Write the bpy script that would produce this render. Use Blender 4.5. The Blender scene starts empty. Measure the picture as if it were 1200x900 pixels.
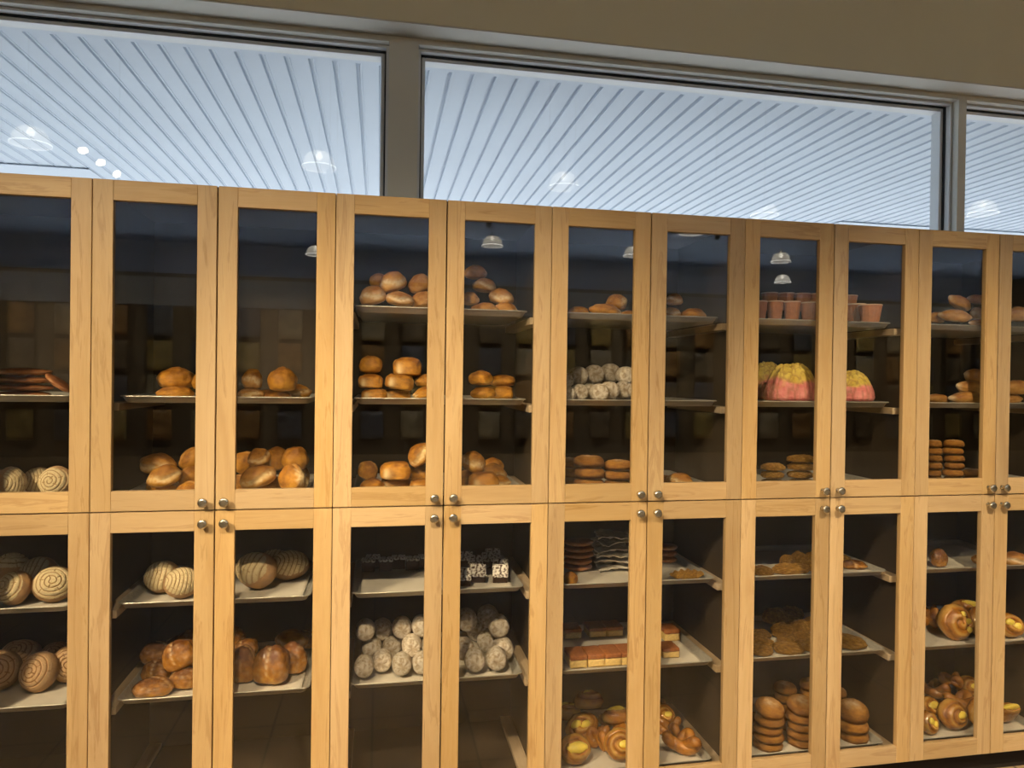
import bpy, bmesh, math, random
from mathutils import Vector, Matrix, Euler, noise
random.seed(7)
SC = bpy.context.scene
COL = SC.collection
PI = math.pi
def R(d): return math.radians(d)

# ------------------------------------------------------------------ measures (metres)
W = 0.38                      # width of one door
ZLO, ZMID, ZTOP = 0.10, 1.178, 2.256
STILE, RAIL = 0.061, 0.066
FOC = 820.0                   # focal length for a 1200 px wide frame
YAW, PITCH, ROLL = 0.18808, -0.0080, 0.0139
CAM = Vector((0.9107, -2.4647, 1.6302))
_f = Vector((math.sin(YAW)*math.cos(PITCH), math.cos(YAW)*math.cos(PITCH), math.sin(PITCH)))
_r0 = Vector((math.cos(YAW), -math.sin(YAW), 0)); _u0 = _r0.cross(_f)
_r = _r0*math.cos(ROLL) + _u0*math.sin(ROLL); _u = -_r0*math.sin(ROLL) + _u0*math.cos(ROLL)
def ray(px, py):
    return _f + _r*((px-600)/FOC) - _u*((py-450)/FOC)
def at(px, py, y):
    d = ray(px, py); t = (y-CAM.y)/d.y
    return CAM + d*t
def at_z(px, py, z):
    d = ray(px, py); t = (z-CAM.z)/d.z
    return CAM + d*t
def ppm(p):                   # pixels per metre at a point
    return FOC/((p-CAM).dot(_f))

# ------------------------------------------------------------------ materials
def new_mat(name):
    m = bpy.data.materials.new(name); m.use_nodes = True
    nt = m.node_tree
    for n in list(nt.nodes): nt.nodes.remove(n)
    out = nt.nodes.new('ShaderNodeOutputMaterial')
    return m, nt, out
def N(nt, typ, **kw):
    n = nt.nodes.new('ShaderNode'+typ)
    for k, v in kw.items():
        if k in n.inputs: n.inputs[k].default_value = v
        else: setattr(n, k, v)
    return n
def L(nt, a, b): nt.links.new(a, b)
def c4(c): return (c[0], c[1], c[2], 1)
def srgb(r, g, b):
    def f(x):
        x /= 255.0
        return x/12.92 if x <= 0.04045 else ((x+0.055)/1.055)**2.4
    return (f(r), f(g), f(b))
def ramp(nt, src, stops):
    r = N(nt, 'ValToRGB')
    e = r.color_ramp.elements
    while len(e) > len(stops): e.remove(e[-1])
    while len(e) < len(stops): e.new(0.5)
    for x, (p, c) in zip(e, stops): x.position = p; x.color = c4(c)
    L(nt, src, r.inputs[0]); return r.outputs[0]
def mixc(nt, fac, a, b, mode='MIX'):
    m = N(nt, 'Mix', data_type='RGBA', blend_type=mode)
    if isinstance(fac, (int, float)): m.inputs[0].default_value = fac
    else: L(nt, fac, m.inputs[0])
    for v, i in ((a, 6), (b, 7)):
        if isinstance(v, (tuple, list)): m.inputs[i].default_value = c4(v)
        else: L(nt, v, m.inputs[i])
    return m.outputs[2]
def mth(nt, op, a, b=None):
    m = N(nt, 'Math', operation=op)
    for v, i in ((a, 0), (b, 1)):
        if v is None: continue
        if isinstance(v, (int, float)): m.inputs[i].default_value = v
        else: L(nt, v, m.inputs[i])
    return m.outputs[0]
def finish(nt, out, col, rough=0.5, spec=0.5, metal=0.0, bump=None, bstr=0.3, bdist=0.002, coat=0.0):
    p = N(nt, 'BsdfPrincipled')
    if isinstance(col, (tuple, list)): p.inputs['Base Color'].default_value = c4(col)
    else: L(nt, col, p.inputs['Base Color'])
    if isinstance(rough, (int, float)): p.inputs['Roughness'].default_value = rough
    else: L(nt, rough, p.inputs['Roughness'])
    p.inputs['Specular IOR Level'].default_value = spec
    p.inputs['Metallic'].default_value = metal
    p.inputs['Coat Weight'].default_value = coat
    p.inputs['Coat Roughness'].default_value = 0.12
    if bump is not None:
        b = N(nt, 'Bump'); b.inputs['Strength'].default_value = bstr; b.inputs['Distance'].default_value = bdist
        L(nt, bump, b.inputs['Height']); L(nt, b.outputs[0], p.inputs['Normal'])
    L(nt, p.outputs[0], out.inputs[0]); return p
def tex(nt, kind='Object'): return N(nt, 'TexCoord').outputs[kind]
def nz(nt, vec, scale, detail=4, rough=0.55, dist=0.0):
    n = N(nt, 'TexNoise'); n.inputs['Scale'].default_value = scale; n.inputs['Detail'].default_value = detail
    n.inputs['Roughness'].default_value = rough; n.inputs['Distortion'].default_value = dist
    if vec is not None: L(nt, vec, n.inputs['Vector'])
    return n.outputs[0]
def mapped(nt, vec, scale=(1, 1, 1), loc=(0, 0, 0)):
    m = N(nt, 'Mapping'); m.inputs['Scale'].default_value = scale; m.inputs['Location'].default_value = loc
    L(nt, vec, m.inputs['Vector']); return m.outputs[0]
def simple(name, col, rough=0.5, spec=0.5, metal=0.0, var=0.0, scale=8):
    m, nt, out = new_mat(name)
    if var:
        n = nz(nt, tex(nt), scale, 4)
        d = tuple(c*(1-var) for c in col); u = tuple(min(1, c*(1+var)) for c in col)
        finish(nt, out, ramp(nt, n, [(0.3, d), (0.7, u)]), rough, spec, metal, bump=n, bstr=0.08)
    else: finish(nt, out, col, rough, spec, metal)
    return m

def wood_mat(name, light, mid, dark):
    m, nt, out = new_mat(name)
    uv = N(nt, 'UVMap', uv_map='grain').outputs[0]
    tone = N(nt, 'SeparateXYZ'); L(nt, N(nt, 'UVMap', uv_map='tone').outputs[0], tone.inputs[0])
    big = nz(nt, mapped(nt, uv, (1.1, 9, 1)), 1.0, 4, 0.55, 0.6)
    fine = nz(nt, mapped(nt, uv, (4, 160, 1)), 1.0, 3, 0.6)
    fig = nz(nt, mapped(nt, uv, (2.2, 26, 1)), 1.0, 5, 0.6, 1.8)
    c = ramp(nt, big, [(0.28, dark), (0.46, mid), (0.66, light)])
    c = mixc(nt, 0.5, c, ramp(nt, fig, [(0.35, mid), (0.55, light), (0.62, dark), (0.7, light)]))
    c = mixc(nt, mth(nt, 'MULTIPLY', fine, 0.22), c, dark)
    # short dark mineral streaks
    st = nz(nt, mapped(nt, uv, (5.5, 120, 1), (3.1, 7.7, 0)), 1.0, 1, 0.4)
    stm = ramp(nt, st, [(0.76, (0, 0, 0)), (0.82, (1, 1, 1))])
    c = mixc(nt, mth(nt, 'MULTIPLY', stm, 0.55), c, tuple(x*0.45 for x in dark))
    hv = N(nt, 'HueSaturation'); L(nt, c, hv.inputs['Color'])
    L(nt, mth(nt, 'ADD', 0.84, mth(nt, 'MULTIPLY', tone.outputs[0], 0.3)), hv.inputs['Value'])
    L(nt, mth(nt, 'ADD', 0.92, mth(nt, 'MULTIPLY', tone.outputs[1], 0.16)), hv.inputs['Saturation'])
    finish(nt, out, hv.outputs[0], 0.42, 0.35, bump=fine, bstr=0.05, bdist=0.001, coat=0.05)
    return m

M = {}
M['maple'] = wood_mat('maple', (0.58, 0.405, 0.205), (0.50, 0.33, 0.15), (0.35, 0.205, 0.082))
M['raw_wood'] = wood_mat('raw_wood', (0.52, 0.40, 0.26), (0.46, 0.34, 0.21), (0.36, 0.26, 0.15))
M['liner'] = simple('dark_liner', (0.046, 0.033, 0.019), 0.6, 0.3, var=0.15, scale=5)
M['kick'] = simple('kick_black', (0.02, 0.016, 0.013), 0.7, 0.2)
def glass_mat(name, tint, refl=1.0, rough=0.0):
    m, nt, out = new_mat(name)
    g = N(nt, 'NewGeometry')
    dt = N(nt, 'VectorMath', operation='DOT_PRODUCT'); L(nt, g.outputs['Normal'], dt.inputs[0]); L(nt, g.outputs['Incoming'], dt.inputs[1])
    cs = mth(nt, 'ABSOLUTE', dt.outputs['Value'])
    f = mth(nt, 'ADD', 0.04, mth(nt, 'MULTIPLY', 0.96, mth(nt, 'POWER', mth(nt, 'SUBTRACT', 1.0, cs), 5.0)))
    f = mth(nt, 'MULTIPLY', f, refl)
    t = N(nt, 'BsdfTransparent'); t.inputs[0].default_value = c4(tint)
    s = N(nt, 'BsdfGlossy'); s.inputs['Roughness'].default_value = rough
    mx = N(nt, 'MixShader'); L(nt, f, mx.inputs[0]); L(nt, t.outputs[0], mx.inputs[1]); L(nt, s.outputs[0], mx.inputs[2])
    L(nt, mx.outputs[0], out.inputs[0]); return m
M['pane'] = glass_mat('door_glass', (0.975, 0.97, 0.96), 1.15)
M['win_glass'] = glass_mat('window_glass', (0.95, 0.97, 0.97), 1.0)
M['nickel'] = simple('brushed_nickel', (0.66, 0.61, 0.50), 0.24, 0.5, 1.0)
def alu():
    m, nt, out = new_mat('tray_aluminium')
    n = nz(nt, mapped(nt, tex(nt), (3, 40, 40)), 3, 3)
    finish(nt, out, ramp(nt, n, [(0.3, (0.44, 0.42, 0.36)), (0.7, (0.60, 0.57, 0.49))]), 0.38, 0.5, 0.5, bump=n, bstr=0.05)
    return m
M['alu'] = alu()
M['paper'] = simple('parchment', (0.62, 0.57, 0.47), 0.7, 0.25, var=0.06, scale=14)
M['wall'] = simple('beige_wall', (0.36, 0.33, 0.25), 0.85, 0.2, var=0.03, scale=2)
M['bulk'] = simple('beige_bulkhead', (0.80, 0.76, 0.58), 0.85, 0.2, var=0.02, scale=2)
M['pier'] = simple('pier_paint', (0.74, 0.76, 0.73), 0.8, 0.2, var=0.02, scale=2)
M['frame_metal'] = simple('window_aluminium', (0.74, 0.78, 0.82), 0.45, 0.5, 0.1)
M['gasket'] = simple('black_gasket', (0.03, 0.04, 0.055), 0.6, 0.3)
M['soffit'] = simple('soffit_white', (0.66, 0.75, 0.88), 0.55, 0.3, var=0.03, scale=1.5)
M['pavement'] = simple('pavement', (0.50, 0.50, 0.50), 0.9, 0.2, var=0.1, scale=1)
M['ceiling'] = simple('blue_ceiling', (0.56, 0.64, 0.78), 0.85, 0.2, var=0.05, scale=1)
M['room_wall'] = simple('shop_wall', (0.20, 0.17, 0.12), 0.85, 0.2, var=0.05, scale=1)
def tile_floor():
    m, nt, out = new_mat('floor_tile')
    b = N(nt, 'TexBrick'); b.offset = 0.0
    for k, v in (('Scale', 1.0), ('Brick Width', 0.45), ('Row Height', 0.45), ('Mortar Size', 0.006)): b.inputs[k].default_value = v
    b.inputs['Color1'].default_value = c4((0.42, 0.30, 0.17)); b.inputs['Color2'].default_value = c4((0.38, 0.27, 0.15)); b.inputs['Mortar'].default_value = c4((0.12, 0.10, 0.08))
    L(nt, tex(nt), b.inputs['Vector'])
    finish(nt, out, b.outputs[0], 0.35, 0.4); return m
M['floor'] = tile_floor()
M['black_metal'] = simple('black_metal', (0.03, 0.03, 0.03), 0.4, 0.5, 0.3)
def emit(name, col, s):
    m, nt, out = new_mat(name); e = N(nt, 'Emission'); e.inputs[0].default_value = c4(col); e.inputs[1].default_value = s
    L(nt, e.outputs[0], out.inputs[0]); return m
M['bulb'] = emit('bulb_glow', (1, 0.92, 0.78), 16)
M['lens'] = emit('spot_lens_glow', (1, 0.85, 0.6), 30)
def lampglass():
    m, nt, out = new_mat('lamp_shade_glass')
    t = N(nt, 'BsdfTransparent'); t.inputs[0].default_value = (0.9, 0.9, 0.88, 1)
    tr = N(nt, 'BsdfTranslucent'); tr.inputs[0].default_value = (0.9, 0.87, 0.8, 1)
    e = N(nt, 'Emission'); e.inputs[0].default_value = (1, 0.93, 0.80, 1); e.inputs[1].default_value = 0.9
    mx = N(nt, 'MixShader'); mx.inputs[0].default_value = 0.35; L(nt, t.outputs[0], mx.inputs[1]); L(nt, tr.outputs[0], mx.inputs[2])
    ad = N(nt, 'AddShader'); L(nt, mx.outputs[0], ad.inputs[0]); L(nt, e.outputs[0], ad.inputs[1])
    L(nt, ad.outputs[0], out.inputs[0]); return m
M['lamp_glass'] = lampglass()
M['lamp_rim'] = emit('lamp_rim_glow', (1, 0.95, 0.85), 6)

def crust(name, light, mid, dark, pale, rough=0.55, spec=0.3, coat=0.0, scale=3.2, bstr=0.25):
    m, nt, out = new_mat(name)
    oc = tex(nt); oi = N(nt, 'ObjectInfo').outputs['Random']
    off = N(nt, 'VectorMath', operation='ADD'); L(nt, oc, off.inputs[0])
    cmb = N(nt, 'CombineXYZ')
    for i in range(3): L(nt, mth(nt, 'MULTIPLY', oi, 7.0+5*i), cmb.inputs[i])
    L(nt, cmb.outputs[0], off.inputs[1]); v = off.outputs[0]
    n1 = nz(nt, v, scale, 5, 0.6); n2 = nz(nt, v, scale*9, 4, 0.65)
    bake = N(nt, 'Attribute', attribute_name='bake').outputs['Fac']
    pal = N(nt, 'Attribute', attribute_name='pale').outputs['Fac']
    f = mth(nt, 'ADD', mth(nt, 'MULTIPLY', n1, 0.75), mth(nt, 'MULTIPLY', bake, 0.32))
    f = mth(nt, 'ADD', f, mth(nt, 'MULTIPLY', n2, 0.16))
    c = ramp(nt, f, [(0.32, light), (0.52, mid), (0.80, dark)])
    c = mixc(nt, mth(nt, 'MULTIPLY', pal, mth(nt, 'ADD', 0.35, n2)), c, pale)
    h = N(nt, 'HueSaturation'); L(nt, c, h.inputs['Color'])
    L(nt, mth(nt, 'ADD', 0.82, mth(nt, 'MULTIPLY', oi, 0.36)), h.inputs['Value'])
    finish(nt, out, h.outputs[0], rough, spec, bump=n2, bstr=bstr, bdist=0.02, coat=coat)
    return m
M['roll'] = crust('golden_crust', (0.68, 0.385, 0.055), (0.52, 0.235, 0.022), (0.21, 0.075, 0.008), (0.78, 0.62, 0.34))
M['pale_roll'] = crust('pale_crust', (0.66, 0.40, 0.14), (0.52, 0.265, 0.065), (0.27, 0.105, 0.025), (0.76, 0.64, 0.44))
M['egg_bun'] = crust('glazed_crust', (0.68, 0.37, 0.06), (0.46, 0.195, 0.022), (0.15, 0.05, 0.007), (0.78, 0.62, 0.36), 0.24, 0.5, 0.35, 4.5, 0.35)
M['red_bread'] = crust('reddish_crust', (0.60, 0.29, 0.10), (0.44, 0.175, 0.055), (0.22, 0.07, 0.025), (0.70, 0.55, 0.35))
M['white_roll'] = crust('sugar_dusted', (0.72, 0.62, 0.46), (0.56, 0.45, 0.31), (0.30, 0.21, 0.12), (0.82, 0.76, 0.64), 0.8, 0.15, 0, 5, 0.5)
M['cookie'] = crust('cookie_crust', (0.60, 0.325, 0.07), (0.44, 0.20, 0.028), (0.22, 0.085, 0.012), (0.80, 0.68, 0.50), 0.6, 0.3, 0, 4, 0.5)
M['crumb'] = crust('crumb_crust', (0.84, 0.54, 0.15), (0.68, 0.37, 0.062), (0.32, 0.14, 0.022), (0.78, 0.58, 0.32), 0.65, 0.25, 0, 9, 1.0)
M['danish'] = crust('danish_crust', (0.70, 0.37, 0.05), (0.48, 0.195, 0.018), (0.19, 0.062, 0.007), (0.75, 0.56, 0.20), 0.25, 0.5, 0.4)
M['custard'] = simple('custard', (0.88, 0.68, 0.10), 0.35, 0.45, var=0.12, scale=6)
M['sponge'] = simple('yellow_sponge', (0.74, 0.52, 0.19), 0.8, 0.2, var=0.14, scale=7)
M['cake_top'] = simple('brown_cake_top', (0.34, 0.12, 0.035), 0.6, 0.3, var=0.25, scale=6)
M['choc'] = simple('chocolate_cake', (0.050, 0.022, 0.012), 0.6, 0.3, var=0.3, scale=8)
M['cup_paper'] = simple('terracotta_paper', (0.48, 0.20, 0.09), 0.75, 0.2, var=0.12, scale=5)
M['cup_rim'] = simple('pale_paper_rim', (0.74, 0.52, 0.34), 0.7, 0.2)
def two_tone(name, a_top, b_top, attr='groove'):
    m, nt, out = new_mat(name)
    oc = tex(nt); n = nz(nt, oc, 14, 4, 0.6)
    g = N(nt, 'Attribute', attribute_name=attr).outputs['Fac']
    c = mixc(nt, mth(nt, 'MULTIPLY', n, 0.5), a_top, tuple(x*0.72 for x in a_top))
    c = mixc(nt, g, c, b_top)
    oi = N(nt, 'ObjectInfo').outputs['Random']
    h = N(nt, 'HueSaturation'); L(nt, c, h.inputs['Color']); L(nt, mth(nt, 'ADD', 0.88, mth(nt, 'MULTIPLY', oi, 0.2)), h.inputs['Value'])
    finish(nt, out, h.outputs[0], 0.85, 0.15, bump=n, bstr=0.3, bdist=0.02); return m
M['concha_top'] = two_tone('concha_cream', (0.76, 0.62, 0.36), (0.30, 0.17, 0.06))
M['concha_tan'] = two_tone('concha_tan', (0.64, 0.42, 0.22), (0.26, 0.12, 0.045))
M['coconut'] = two_tone('coconut_flakes', (0.80, 0.76, 0.68), (0.06, 0.025, 0.014))
def pinkmat():
    m, nt, out = new_mat('pink_yellow_sugar')
    oc = tex(nt); n = nz(nt, oc, 5, 4, 0.6)
    p = N(nt, 'Attribute', attribute_name='pinkness').outputs['Fac']
    g = N(nt, 'Attribute', attribute_name='groove').outputs['Fac']
    yel = ramp(nt, n, [(0.3, (0.62, 0.42, 0.06)), (0.7, (0.84, 0.66, 0.14))])
    pin = ramp(nt, n, [(0.3, (0.68, 0.15, 0.14)), (0.7, (0.88, 0.36, 0.32))])
    c = mixc(nt, p, yel, pin); c = mixc(nt, mth(nt, 'MULTIPLY', g, 0.6), c, (0.30, 0.14, 0.05))
    finish(nt, out, c, 0.5, 0.35, bump=nz(nt, oc, 16, 4), bstr=0.4, bdist=0.02); return m
M['pinksugar'] = pinkmat()

# ------------------------------------------------------------------ object helpers
def link(name, me, mat=None, parent=None):
    o = bpy.data.objects.new(name, me); COL.objects.link(o)
    if mat is not None and not me.materials: me.materials.append(mat)
    if parent is not None: o.parent = parent
    return o
def thing(o, label, cat, group=None):
    o['label'] = label; o['category'] = cat
    if group: o['group'] = group
    return o
def empty(name, loc, label, cat, group=None):
    o = bpy.data.objects.new(name, None); COL.objects.link(o); o.location = loc; o.empty_display_size = 0.05
    return thing(o, label, cat, group)
def struct(o): o['kind'] = 'structure'; return o
def smooth(me):
    for p in me.polygons: p.use_smooth = True
def mesh_from_bm(bm, name, sm=False):
    bmesh.ops.recalc_face_normals(bm, faces=bm.faces)
    me = bpy.data.meshes.new(name); bm.to_mesh(me); bm.free()
    if sm: smooth(me)
    return me
def bm_box(bm, lo, hi, bevel=0.0):
    lo, hi = Vector(lo), Vector(hi)
    r = bmesh.ops.create_cube(bm, size=1.0, matrix=Matrix.Translation((lo+hi)/2) @ Matrix.Diagonal(Vector((hi.x-lo.x, hi.y-lo.y, hi.z-lo.z, 1))))
    if bevel:
        es = list({e for v in r['verts'] for e in v.link_edges})
        bmesh.ops.bevel(bm, geom=es, offset=bevel, segments=1, affect='EDGES', profile=0.5)
def boxes(name, bl, mat, parent=None, bevel=0.0):
    bm = bmesh.new()
    for lo, hi in bl: bm_box(bm, lo, hi, bevel)
    return link(name, mesh_from_bm(bm, name), mat, parent)
def lathe(prof, seg=24, axis='Z'):
    bm = bmesh.new(); rings = []
    for r, z in prof:
        if r < 1e-6: rings.append([bm.verts.new((0, 0, z))])
        else: rings.append([bm.verts.new((r*math.cos(2*PI*k/seg), r*math.sin(2*PI*k/seg), z)) for k in range(seg)])
    for a, b in zip(rings, rings[1:]):
        for k in range(seg):
            k2 = (k+1) % seg
            if len(a) == 1 and len(b) > 1: bm.faces.new((a[0], b[k], b[k2]))
            elif len(b) == 1 and len(a) > 1: bm.faces.new((a[k], a[k2], b[0]))
            elif len(a) > 1: bm.faces.new((a[k], a[k2], b[k2], b[k]))
    if axis == 'Y':
        bmesh.ops.rotate(bm, verts=bm.verts, cent=(0, 0, 0), matrix=Matrix.Rotation(R(90), 3, 'X'))
    return bm
def wood_mesh(name, pieces, bevel=0.0012):
    """pieces: (lo, hi, grain axis 0/1/2); every piece gets its own grain offset and tone."""
    vs, fs, uvs, tones = [], [], [], []
    for lo, hi, ax in pieces:
        bm = bmesh.new(); bm_box(bm, lo, hi, bevel); bmesh.ops.recalc_face_normals(bm, faces=bm.faces)
        base = len(vs); bm.verts.ensure_lookup_table()
        ou, ov = random.uniform(0, 40), random.uniform(0, 40); t = (random.random(), random.random())
        oth = [i for i in range(3) if i != ax]
        vs += [v.co.copy() for v in bm.verts]
        for f in bm.faces:
            fs.append([base+v.index for v in f.verts])
            nrm = max(range(3), key=lambda i: abs(f.normal[i]))
            va = [i for i in oth if i != nrm]; va = va[0] if va else oth[0]
            for v in f.verts:
                uvs.append((ou+v.co[ax], ov+v.co[va])); tones.append(t)
        bm.free()
    me = bpy.data.meshes.new(name); me.from_pydata(vs, [], fs)
    a = me.uv_layers.new(name='grain'); b = me.uv_layers.new(name='tone')
    for i, (u, t) in enumerate(zip(uvs, tones)): a.data[i].uv = u; b.data[i].uv = t
    return me

ORD = {-1: 'leftmost', 0: 'second', 1: 'third', 2: 'fourth', 3: 'fifth', 4: 'sixth', 5: 'seventh', 6: 'fourth', 7: 'third', 8: 'second', 9: 'rightmost'}
def door_name(k, row):
    if k in (-1, 9): return f'{ORD[k]} {row} door'
    return f'{ORD[k]} {row} door from {"left" if k < 6 else "right"}'
CABN = {-2: 'leftmost {} cabinet', 0: 'second {} cabinet from left', 2: 'third {} cabinet from left', 4: 'third {} cabinet from right', 6: 'second {} cabinet from right', 8: 'rightmost {} cabinet'}

# ------------------------------------------------------------------ the setting
def slab(name, lo, hi, mat): return struct(boxes(name, [(lo, hi)], mat))
RX0, RX1, RY0, RZ = -9.0, 19.0, -15.0, 4.7
slab('floor', (RX0, RY0, -0.1), (RX1, 0.80, 0.0), M['floor'])
slab('ceiling', (RX0, RY0, RZ), (RX1, 0.80, RZ+0.1), M['ceiling'])
slab('wall_left', (RX0-0.12, RY0, 0), (RX0, 0.80, RZ), M['room_wall'])
slab('wall_right', (RX1, RY0, 0), (RX1+0.12, 0.80, RZ), M['room_wall'])
slab('wall_back', (RX0, RY0-0.12, 0), (RX1, RY0, RZ), M['ceiling'])
WY0, WY1 = 0.66, 0.82          # window wall
SILL, HEAD, BULK = 2.16, 3.098, 3.128
OPEN = [(-2.2, 0.938), (1.066, 3.828), (3.874, 6.70)]
pl = [((RX0, WY0, 0), (RX1, WY1, SILL)), ((RX0, WY0, HEAD), (RX1, WY1, RZ)), ((RX0, WY0, SILL), (OPEN[0][0], WY1, HEAD)), ((OPEN[2][1], WY0, SILL), (RX1, WY1, HEAD))]
for (a, b), (c, d) in zip(OPEN, OPEN[1:]): pl.append(((b, WY0, SILL), (c, WY1, HEAD)))
struct(boxes('wall_front', pl, M['pier']))
M['lit_underside_white'] = simple('lit_underside_white', (0.72, 0.72, 0.68), 0.6, 0.3)
struct(boxes('trim_5', [((RX0, 0.532, BULK-0.006), (RX1, WY0-0.001, BULK-0.0005))], M['lit_underside_white']))  # pale board added so the bulkhead underside looks lit by the windows
struct(boxes('trim_1', [((RX0, 0.53, BULK), (RX1, WY0, RZ))], M['bulk']))         # dropped bulkhead above the windows
for i, (a, b) in enumerate(OPEN):
    fr = 0.020; y0, y1 = 0.735, 0.775
    def ring(x0, x1, z0, z1, w, ya, yb):
        return [((x0, ya, z0), (x0+w, yb, z1)), ((x1-w, ya, z0), (x1, yb, z1)), ((x0+w, ya, z1-w), (x1-w, yb, z1)), ((x0+w, ya, z0), (x1-w, yb, z0+w))]
    w = struct(boxes(f'window_{i+1}', ring(a, b, SILL, HEAD, 0.012, 0.70, y1), M['frame_metal']))
    boxes('gasket', ring(a+0.012, b-0.012, SILL+0.012, HEAD-0.012, 0.006, 0.732, y1), M['gasket'], w)
    boxes('sash', ring(a+0.018, b-0.018, SILL+0.018, HEAD-0.018, 0.016, 0.742, 0.805), M['frame_metal'], w, 0.002)
    boxes('pane', [((a+0.03, 0.744, SILL+0.03), (b-0.03, 0.750, HEAD-0.03))], M['win_glass'], w)

# porch soffit outside: ribbed boards running away from the window
def soffit():
    pitch, z = 0.1085, 3.10; y0, y1 = 0.88, 5.2
    vs, fs = [], []
    k0 = int((-9+0.612)/pitch)
    prof = []
    for k in range(k0, k0+int(22/pitch)):
        x = -0.612 + k*pitch
        prof += [(x-0.013, z), (x-0.009, z+0.014), (x+0.003, z+0.014), (x+0.006, z-0.005), (x+0.013, z-0.005), (x+0.015, z)]
    for x, zz in prof: vs += [(x, y0, zz), (x, y1, zz)]
    n = len(prof)
    for i in range(n-1): fs.append((2*i, 2*i+1, 2*i+3, 2*i+2))
    b = len(vs)
    vs += [(prof[0][0], y0, z+0.1), (prof[0][0], y1, z+0.1), (prof[-1][0], y0, z+0.1), (prof[-1][0], y1, z+0.1)]
    fs += [(b, b+2, b+3, b+1)]
    me = bpy.data.meshes.new('porch_soffit'); me.from_pydata(vs, [], fs)
    return struct(link('porch_ceiling', me, M['soffit']))
soffit()
struct(boxes('trim_2', [((-9, WY1, 3.085), (12, 0.885, 3.20))], M['soffit'], None, 0.003))
struct(boxes('trim_3', [((-6.5, 3.06, 3.088), (-1.15, 3.52, 3.094))], M['soffit'], None, 0.002))
struct(boxes('trim_4', [((5.0, 3.22, 3.088), (10.5, 3.6, 3.094))], M['soffit'], None, 0.002))
slab('pavement', (-20, 0.83, -0.2), (26, 40, -0.06), M['pavement'])

# ------------------------------------------------------------------ cabinets
TRAY_Z = {'upper': [1.868, 1.544, 1.214], 'lower': [0.855, 0.533, 0.150]}     # height of the front lip's middle
ROWN = ['top', 'middle', 'bottom']
CD = 0.585                                        # carcass back
def knob_mesh():
    bm = lathe([(0, 0), (0.010, 0), (0.0095, 0.003), (0.0062, 0.006), (0.0058, 0.014), (0.0095, 0.018), (0.0150, 0.021), (0.0160, 0.0245), (0.0148, 0.028), (0.0100, 0.0303), (0.0055, 0.0297), (0, 0.0305)], 28, 'Y')
    return mesh_from_bm(bm, 'knob', True)
KNOB = knob_mesh(); KNOB.materials.append(M['nickel'])
def make_door(cab, k, z0, z1, row):
    x0, x1 = k*W, (k+1)*W
    left = (k % 2 == 0)                            # left leaf of its pair: hinged at left, knob at right
    g0, g1 = (0.0012, 0.0022) if left else (0.0022, 0.0012)
    a, b = x0+g0-cab.location.x, x1-g1-cab.location.x
    za, zb = z0+0.002-cab.location.z, z1-0.002-cab.location.z
    ya, yb = 0.0, 0.021
    me = wood_mesh('door', [((a, ya, za), (a+STILE, yb, zb), 2), ((b-STILE, ya, za), (b, yb, zb), 2),
                            ((a+STILE, ya+0.0003, za), (b-STILE, yb, za+RAIL), 0), ((a+STILE, ya+0.0003, zb-RAIL), (b-STILE, yb, zb), 0)])
    d = link('door', me, M['maple'], cab)
    boxes('pane', [((a+STILE-0.006, 0.010, za+RAIL-0.006), (b-STILE+0.006, 0.014, zb-RAIL+0.006))], M['pane'], d)
    kn = link('knob', KNOB, None, d)
    kx = (b-0.031) if left else (a+0.031)
    kn.location = (kx, 0.0, (za+0.027) if row == 'upper' else (zb-0.039))
    return d
def make_cabinet(k, row):
    z0, z1 = (ZMID, ZTOP) if row == 'upper' else (ZLO, ZMID)
    x0, x1 = k*W, (k+2)*W
    desc = 'upper' if row == 'upper' else 'lower'
    c = empty('display_cabinet', (x0, 0, z0), 'glass-fronted maple bread cabinet, ' + CABN[k].format(desc), 'cabinet', 'maple bread cabinets along the window wall')
    h = z1-z0; w = x1-x0; t = 0.018
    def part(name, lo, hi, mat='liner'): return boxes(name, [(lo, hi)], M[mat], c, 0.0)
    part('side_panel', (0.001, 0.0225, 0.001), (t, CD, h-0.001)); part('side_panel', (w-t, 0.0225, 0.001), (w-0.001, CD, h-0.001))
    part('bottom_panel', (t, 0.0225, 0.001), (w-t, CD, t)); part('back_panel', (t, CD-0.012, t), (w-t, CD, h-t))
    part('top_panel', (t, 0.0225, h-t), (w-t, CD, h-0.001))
    for si, zt in enumerate(TRAY_Z[row]):
        if row == 'upper' and si == 0 and k in (-2, 0): continue
        zr = zt-0.012-z0
        for xa, xb in ((t, 0.066), (w-0.066, w-t)):
            rm = wood_mesh('tray_runner', [((xa, 0.052, max(zr-0.027, t+0.001)), (xb, CD-0.02, zr-0.0005), 1)], 0.002)
            link('tray_runner', rm, M['raw_wood'], c)
    make_door(c, k, z0, z1, row); make_door(c, k+1, z0, z1, row)
    if row == 'lower':
        part('kick_board', (0.001, 0.06, -ZLO), (w-0.001, 0.08, 0), 'kick')
    return c
for k in (-2, 0, 2, 4, 6, 8):
    make_cabinet(k, 'upper'); make_cabinet(k, 'lower')

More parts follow.
